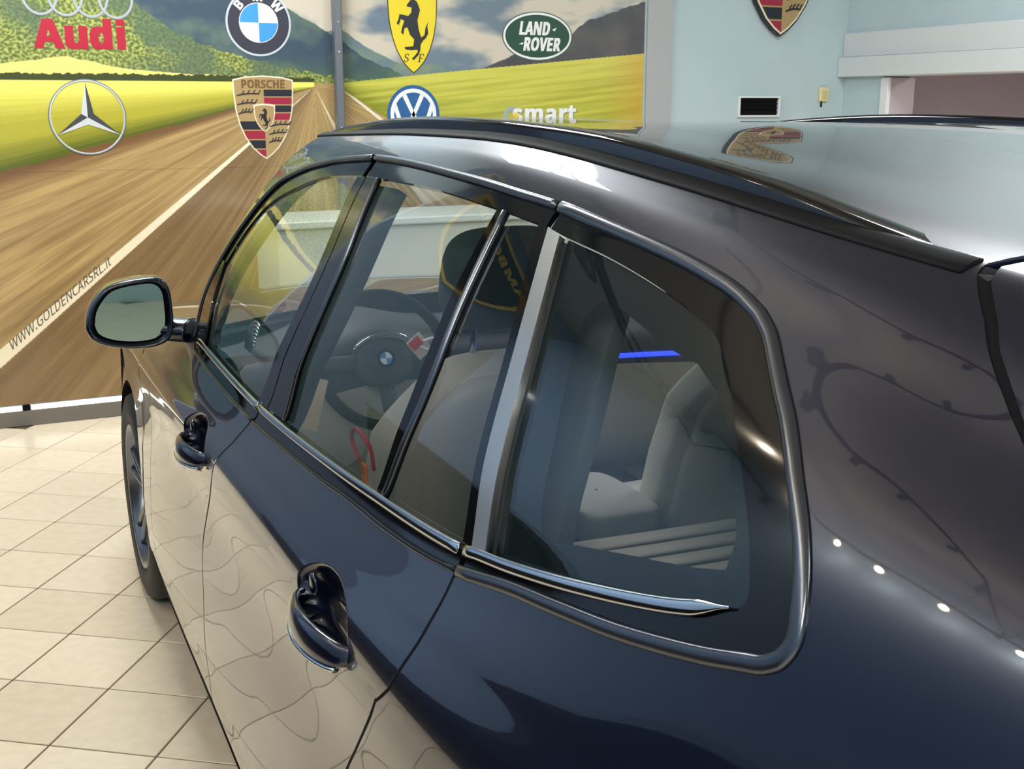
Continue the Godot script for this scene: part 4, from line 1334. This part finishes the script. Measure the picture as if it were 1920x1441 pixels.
# ------------------------------------------------------------------ cabin
func seat(c: Node3D, x: float, z: float, rear := false) -> void:
	var t := node("rear_seat" if rear else "front_seat", c, Vector3(x, 0, z))
	var lean := Basis(Vector3(1, 0, 0), deg_to_rad(19.0))
	var side_up := func(p: Vector3) -> Vector3:
		var k := smoothstep(0.55, 1.0, absf(p.x) / 0.25)
		return Vector3(p.x, p.y + k * 0.035, p.z)
	put(pillow(Vector3(0, 0.50, -0.20), Vector3(0.26, 0.085, 0.28), 0.5, 0.4, Basis(Vector3(1, 0, 0), deg_to_rad(7.0)), side_up, 36, 18).mesh(), "seat_cushion", M.cream if not rear else M.trimgrey, t)
	var back := func(p: Vector3) -> Vector3:
		var k := smoothstep(0.5, 1.0, absf(p.x) / 0.26)
		var top := smoothstep(0.1, 0.36, p.y)
		return Vector3(p.x * (1.0 - 0.30 * top), p.y, p.z - k * 0.045 * (1.0 - top))
	var bk := put(pillow(Vector3(0, 0.83 - (0.06 if rear else 0.0), 0.105), Vector3(0.265, 0.36 - (0.06 if rear else 0.0), 0.075), 0.42, 0.5, lean, back, 40, 24).mesh(), "backrest", M.cream if not rear else M.dark, t)
	put(pillow(Vector3(0, 0.83 - (0.06 if rear else 0.0), 0.155), Vector3(0.235, 0.335 - (0.06 if rear else 0.0), 0.055), 0.42, 0.5, lean, back, 36, 20).mesh(), "back_shell", M.cream2 if not rear else M.trimgrey, bk)
	for dx in [-0.085, 0.085]:
		put(tube([Vector3(dx, 0.60, -0.012), Vector3(dx, 0.85, 0.036), Vector3(dx, 1.08, 0.12)], 0.0025, 5).mesh(), "seam", M.trimgrey, bk)
	if rear: return
	put(pillow(Vector3(0, 1.335, 0.215), Vector3(0.135, 0.105, 0.055), 0.55, 0.6, lean, null, 28, 16).mesh(), "headrest", M.dark if not rear else M.trimgrey, t)
	for dx in [-0.06, 0.06]:
		put(tube([Vector3(dx, 1.14, 0.18), Vector3(dx, 1.27, 0.205)], 0.007, 8).mesh(), "headrest_post", M.chrome, t)

func cabin() -> void:
	var c: Node3D = get_node("car")
	seat(c, -0.37, 1.62)
	seat(c, 0.37, 1.62)
	seat(c, -0.40, 2.58, true)
	seat(c, 0.40, 2.58, true)
	# carpet, headlining, inner trims
	put(bev(Vector3(0, 0.34, 1.8), Vector3(1.5, 0.05, 3.0), 0.01).mesh(), "cabin_floor", M.dark, c)
	var hl: MB = null
	for side in [-1, 1]:
		var r := panel(30, 12, func(u: float, v: float) -> Vector2: return Vector2(lerpf(12.2, 14.999, v), lerpf(1.33, 3.3, u)), side, -0.04, 0.0)
		hl = r if hl == null else merged(hl, r)
	put(hl.mesh(), "headlining", M.trimgrey, c)
	for side in [-1, 1]:
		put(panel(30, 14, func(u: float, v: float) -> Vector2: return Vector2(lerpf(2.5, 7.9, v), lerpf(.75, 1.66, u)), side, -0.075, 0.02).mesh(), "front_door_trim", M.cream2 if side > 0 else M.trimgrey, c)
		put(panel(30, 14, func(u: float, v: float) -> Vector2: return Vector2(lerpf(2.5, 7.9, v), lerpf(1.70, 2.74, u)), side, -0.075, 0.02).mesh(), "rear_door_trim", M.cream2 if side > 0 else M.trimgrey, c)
		put(panel(20, 14, func(u: float, v: float) -> Vector2: return Vector2(lerpf(2.5, 8.2, v), lerpf(2.78, 3.5, u)), side, -0.075, 0.02).mesh(), "boot_trim", M.dark, c)
		put(between([Vector2(8.0, 1.64), Vector2(9.6, 1.77), Vector2(10.9, 1.78)], [Vector2(8.0, 1.77), Vector2(9.6, 1.90), Vector2(10.9, 1.90)], 14, 5, side, -0.05, 0.02).mesh(), "pillar_trim", M.dark, c)
		put(between([Vector2(8.0, 2.72), Vector2(9.6, 2.66), Vector2(10.9, 2.56)], [Vector2(8.0, 2.90), Vector2(9.6, 2.85), Vector2(10.9, 2.76)], 14, 5, side, -0.05, 0.02).mesh(), "pillar_trim", M.trimgrey, c)
		put(between([Vector2(8.2, .86), Vector2(9.3, .92), Vector2(10.3, 1.05), Vector2(11.2, 1.20)], [Vector2(8.2, .93), Vector2(9.3, .99), Vector2(10.3, 1.14), Vector2(11.2, 1.40)], 14, 4, side, -0.04, 0.02).mesh(), "pillar_trim", M.dark, c)
	# blue light line across the dashboard in front of the passenger
	var bl := []
	var bn := []
	for k in 12:
		var x := lerpf(0.16, 0.70, k / 11.0)
		bl.append(Vector3(x, 0.942 - 0.012 * x * x, 0.996 + 0.10 * pow(x / 0.76, 2.0)))
		bn.append(Vector3(0, 0, 1))
	put(sweep(bl, bn, rounded(0.007, 0.004)).mesh(), "ambient_light", glow(Color(0.12, 0.2, 1.0), 2.5), c)
	# dashboard with its hood, console, screen
	var prof := [[0.46, 1.00], [0.60, 1.035], [0.78, 1.045], [0.90, 1.04], [0.965, 1.02], [0.99, 0.98], [0.99, 0.92], [0.975, 0.86], [0.96, 0.78], [0.94, 0.70], [0.88, 0.60], [0.80, 0.55], [0.7, 0.5]]
	var dash := func(u: float, k: int) -> Vector3:
		var x := 1.0 - 2.0 * u
		var q: Array = prof[k]
		var hood := 0.055 * exp(-pow((x * 0.76 - 0.37) / 0.17, 2.0)) * (1.0 if k < 6 else 0.3)
		return Vector3(x * -0.76, q[1] + hood - 0.02 * x * x, q[0] + 0.10 * x * x)
	put(grid(30, 6, func(u: float, v: float) -> Vector3: return dash.call(u, int(round(v * 6)))).mesh(), "dashboard", M.dark, c)
	put(grid(30, 6, func(u: float, v: float) -> Vector3: return dash.call(u, 6 + int(round(v * 6)))).mesh(), "lower_dashboard", M.cream2, c)
	put(bev(Vector3(0.0, 1.10, 0.93), Vector3(0.30, 0.13, 0.02), 0.008).mesh(), "centre_screen", M.frit, c)
	put(bev(Vector3(0.0, 0.52, 1.35), Vector3(0.24, 0.28, 0.95), 0.04).mesh(), "centre_console", M.dark, c)
	put(pillow(Vector3(0.0, 0.70, 1.58), Vector3(0.11, 0.045, 0.17), 0.4, 0.4).mesh(), "armrest", M.cream2, c)
	put(bev(Vector3(0, 0.63, 2.95), Vector3(1.3, 0.56, 0.04), 0.01).mesh(), "seat_back_wall", M.dark, c)
	# ribbed load cover behind the rear seats
	var lc := node("load_cover", c)
	for k in 9:
		var zz := 2.80 + k * 0.032
		var pts := []
		var ns := []
		for i in 15:
			var x := lerpf(-0.70, 0.70, i / 14.0)
			pts.append(Vector3(x, 1.125 + 0.02 * (1.0 - x * x) - 0.004 * k, zz - 0.10 * x * x))
			ns.append(Vector3.UP)
		put(sweep(pts, ns, rounded(0.010, 0.006)).mesh(), "slat", M.cream, lc)
	put(bev(Vector3(0, 1.095, 2.92), Vector3(1.36, 0.01, 0.42), 0.003).mesh(), "cover_sheet", M.dark, lc)
	# speaker grille in the front corner
	var sp := node("speaker_grille", c)
	for k in 7:
		var r := 0.022 + k * 0.011
		var pts := []
		for i in 13:
			var a := -0.2 + 2.2 * i / 12.0
			pts.append(Vector3(-0.70 + 0.2 * r * sin(a), 1.03 + r * sin(a) * 0.95, 0.93 - r * cos(a)))
		put(tube(pts, 0.0032, 6).mesh(), "rib", M.chrome, sp)
	# steering wheel
	var sw := node("steering_wheel", c, Vector3(-0.37, 1.005, 1.05))
	sw.rotation_degrees.x = 68.0
	var rim := []
	for k in 48: rim.append(Vector3(cos(k * TAU / 48) * 0.182, 0, sin(k * TAU / 48) * 0.182))
	var rn := []
	for k in 48: rn.append(Vector3.UP)
	put(sweep(rim, rn, ring(0.016, 10), true).mesh(), "wheel_rim", M.rubber, sw)
	put(pillow(Vector3(0, -0.01, 0.0), Vector3(0.082, 0.03, 0.072), 0.6, 0.7).mesh(), "airbag_cover", M.dark, sw)
	for a in [0.0, PI, PI * 0.5]:
		var d := Vector3(cos(a), 0, sin(a))
		put(sweep([d * 0.06 + Vector3(0, -0.01, 0), d * 0.12, d * 0.178], [Vector3.UP, Vector3.UP, Vector3.UP], rounded(0.020, 0.009)).mesh(), "spoke", M.dark, sw)
	put(tube(curve([Vector3(-0.085, 0.012, -0.035), Vector3(-0.03, 0.02, -0.062), Vector3(0.05, 0.02, -0.062), Vector3(0.095, 0.012, -0.03)], 14), 0.004, 6).mesh(), "chrome_accent", M.chrome, sw)
	var em := node("badge", sw, Vector3(0, 0.0205, 0))
	em.rotation_degrees.x = -90
	decal(em, "badge_ring", oval(0.026, 0.026, 28), 0, M.black)
	for k in 4:
		decal(em, "badge_quarter", wedge(0.017, 0.017, k * PI / 2, (k + 1) * PI / 2), 1, mat(rgb(225, 228, 228), 0.4) if k % 2 == 0 else mat(rgb(70, 140, 200), 0.4))
	put(tube([Vector3(0, -0.03, 0), Vector3(0, -0.2, 0.0)], 0.04, 12).mesh(), "steering_column", M.black, sw)

# ------------------------------------------------------------------ loose things
func loose_things() -> void:
	var t := node("price_tag", self, Vector3(-0.285, 1.045, 1.10))
	tag(t, "red and white paper tag hanging on the steering wheel inside the car", "tag")
	var cd := put(bev(Vector3.ZERO, Vector3(0.05, 0.06, 0.002), 0.0008).mesh(), "card", mat(rgb(214, 200, 196), 0.6), t)
	cd.rotation_degrees = Vector3(-20, 0, 35)
	var rp := put(bev(Vector3(-0.004, 0.012, 0.002), Vector3(0.036, 0.026, 0.0012), 0.0005).mesh(), "red_print", M.red, t)
	rp.rotation_degrees = Vector3(-20, 0, 35)
	put(tube(curve([Vector3(0.0, 0.0, 0.004), Vector3(0.03, -0.012, 0.012), Vector3(0.055, 0.0, 0.008), Vector3(0.04, 0.018, 0.002), Vector3(0.01, 0.012, 0.002)], 24), 0.004, 6).mesh(), "loop", mat(rgb(230, 230, 228), 0.4), t)
	var p := node("paper_sheet", self, Vector3(-0.70, 1.02, 1.46))
	tag(p, "cream paper sheet standing between the driver's seat and the front door", "paper")
	var ps := put(bev(Vector3.ZERO, Vector3(0.085, 0.12, 0.001), 0.0003).mesh(), "sheet", mat(rgb(226, 212, 184), 0.7), p)
	ps.rotation_degrees = Vector3(-12, -20, -14)
	var l := node("lanyard", self, Vector3(-0.69, 0.985, 1.86))
	tag(l, "red cord loop with an orange tag by the driver's seat", "lanyard")
	put(tube(curve([Vector3(0, 0, -0.02), Vector3(-0.01, 0.05, -0.035), Vector3(-0.01, 0.075, 0.0), Vector3(0, 0.05, 0.05), Vector3(0.01, 0.0, 0.04)], 24), 0.004, 6).mesh(), "cord", M.red, l)
	put(bev(Vector3(0, -0.02, 0.01), Vector3(0.006, 0.05, 0.03), 0.002).mesh(), "orange_tag", mat(rgb(232, 120, 50), 0.5), l)
	# shield sign high on the front wall
	var s := node("shield_sign", self, Vector3(-2.46, 2.66, WF))
	tag(s, "black shield sign with a yellow edge high on the wall left of the mural", "sign")
	put(prism(shield(0.86, 0.98), 0.0, 0.04).mesh(), "yellow_edge", mat(rgb(226, 190, 70), 0.4), s)
	put(prism(shield(0.80, 0.90), 0.0, 0.046, Transform3D(Basis.IDENTITY, Vector3(0, 0.04, 0))).mesh(), "black_field", mat(rgb(18, 18, 20), 0.4), s)
	words(s, "lettering", "LAMBORGHINI", 0.125, Vector3(0, 0.80, 0.048), mat(rgb(226, 190, 70), 0.4), Basis.IDENTITY, 700)
	garlands()

func garlands() -> void:
	var Y := CH - 0.4
	var strings := [
		["lit string of small bulbs hanging along the left wall near the ceiling", true, [[-1.75, .49], [-2.2, .55], [-2.7, .65], [-2.85, .85], [-2.88, 1.5], [-2.87, 1.93], [-2.92, 2.25], [-2.92, 3.2], [-2.92, 4.2]]],
		["unlit string of bulbs looped below the ceiling over the car's rear", false, [[0.6, .9], [-.4, 1.0], [-1.0, 1.0], [-1.5, 1.05], [-1.72, 1.35], [-1.78, 1.8], [-2.0, 2.1], [-2.5, 2.22], [-2.88, 2.3]]],
		["unlit string of bulbs looped below the ceiling over the driver's door", false, [[0.5, -.95], [-.48, -.76], [-.83, -.59], [-1.5, -.46], [-2.0, -.64], [-2.34, -.68], [-2.95, -0.6]]],
		["unlit string of bulbs looped below the ceiling over the car's middle", false, [[0.6, -.35], [-.73, -.3], [-1.4, -.23], [-2.1, -.6], [-2.6, -0.2], [-2.95, 0.1]]]]
	for g in strings:
		var t := node("string_lights", self, Vector3(g[2][0][0], Y, g[2][0][1]))
		tag(t, g[0], "string lights", "strings of bulbs under the ceiling")
		var P := []
		for q in g[2]: P.append(Vector3(q[0], 0, q[1]) - Vector3(g[2][0][0], 0, g[2][0][1]))
		var C := curve(P, 90)
		for i in C.size(): C[i].y = -0.025 * absf(sin(i * 0.24))
		put(tube(C, 0.015, 6).mesh(), "cable", M.cable, t)
		for e in [0, 45, 89]:
			put(tube([C[e], C[e] + Vector3(0, 0.4, 0)], 0.004, 5).mesh(), "hanger", M.cable, t)
		var L := 0.0
		for i in range(1, C.size()):
			L += (C[i] - C[i - 1]).length()
			if L < (0.46 if g[1] else 0.36): continue
			L = 0.0
			put(lathe([Vector2(0, -.055), Vector2(.018, -.052), Vector2(.019, -.01), Vector2(.008, 0.0), Vector2(0, 0.0)], 10, Transform3D(Basis.IDENTITY, C[i])).mesh(), "socket", M.cable, t)
			put(pillow(C[i] + Vector3(0, -.08, 0), Vector3(.03, .036, .03), 1, 1, Basis.IDENTITY, null, 14, 8).mesh(), "bulb", M.bulb if g[1] else M.bulb_off, t)
			if g[1]:
				var o := OmniLight3D.new()
				o.name = "light"
				o.light_color = Color(1, 0.9, 0.75)
				o.light_energy = 0.12
				o.light_size = 0.02
				o.omni_range = 12.0
				o.omni_attenuation = 2.0
				o.shadow_enabled = true
				t.add_child(o, true)
				o.position = C[i] + Vector3(0, -.08, 0)
	# long dark cabinet along the left wall
	var k := node("display_cabinet", self, Vector3(WL + 0.30, 0, 0.6))
	tag(k, "long black display cabinet along the left wall", "cabinet")
	put(bev(Vector3(0, 0.52, 0), Vector3(0.4, 0.96, 5.4), 0.01).mesh(), "body", M.black, k)
	put(bev(Vector3(0.01, 1.02, 0), Vector3(0.44, 0.04, 5.46), 0.006).mesh(), "worktop", M.gloss, k)
	for i in 6:
		put(bev(Vector3(0.208, 0.55, -2.25 + i * 0.9), Vector3(0.016, 0.84, 0.88), 0.004).mesh(), "door", M.rubber, k)
	put(bev(Vector3(-0.02, 0.02, 0), Vector3(0.34, 0.04, 5.3), 0.004).mesh(), "plinth", M.black, k)
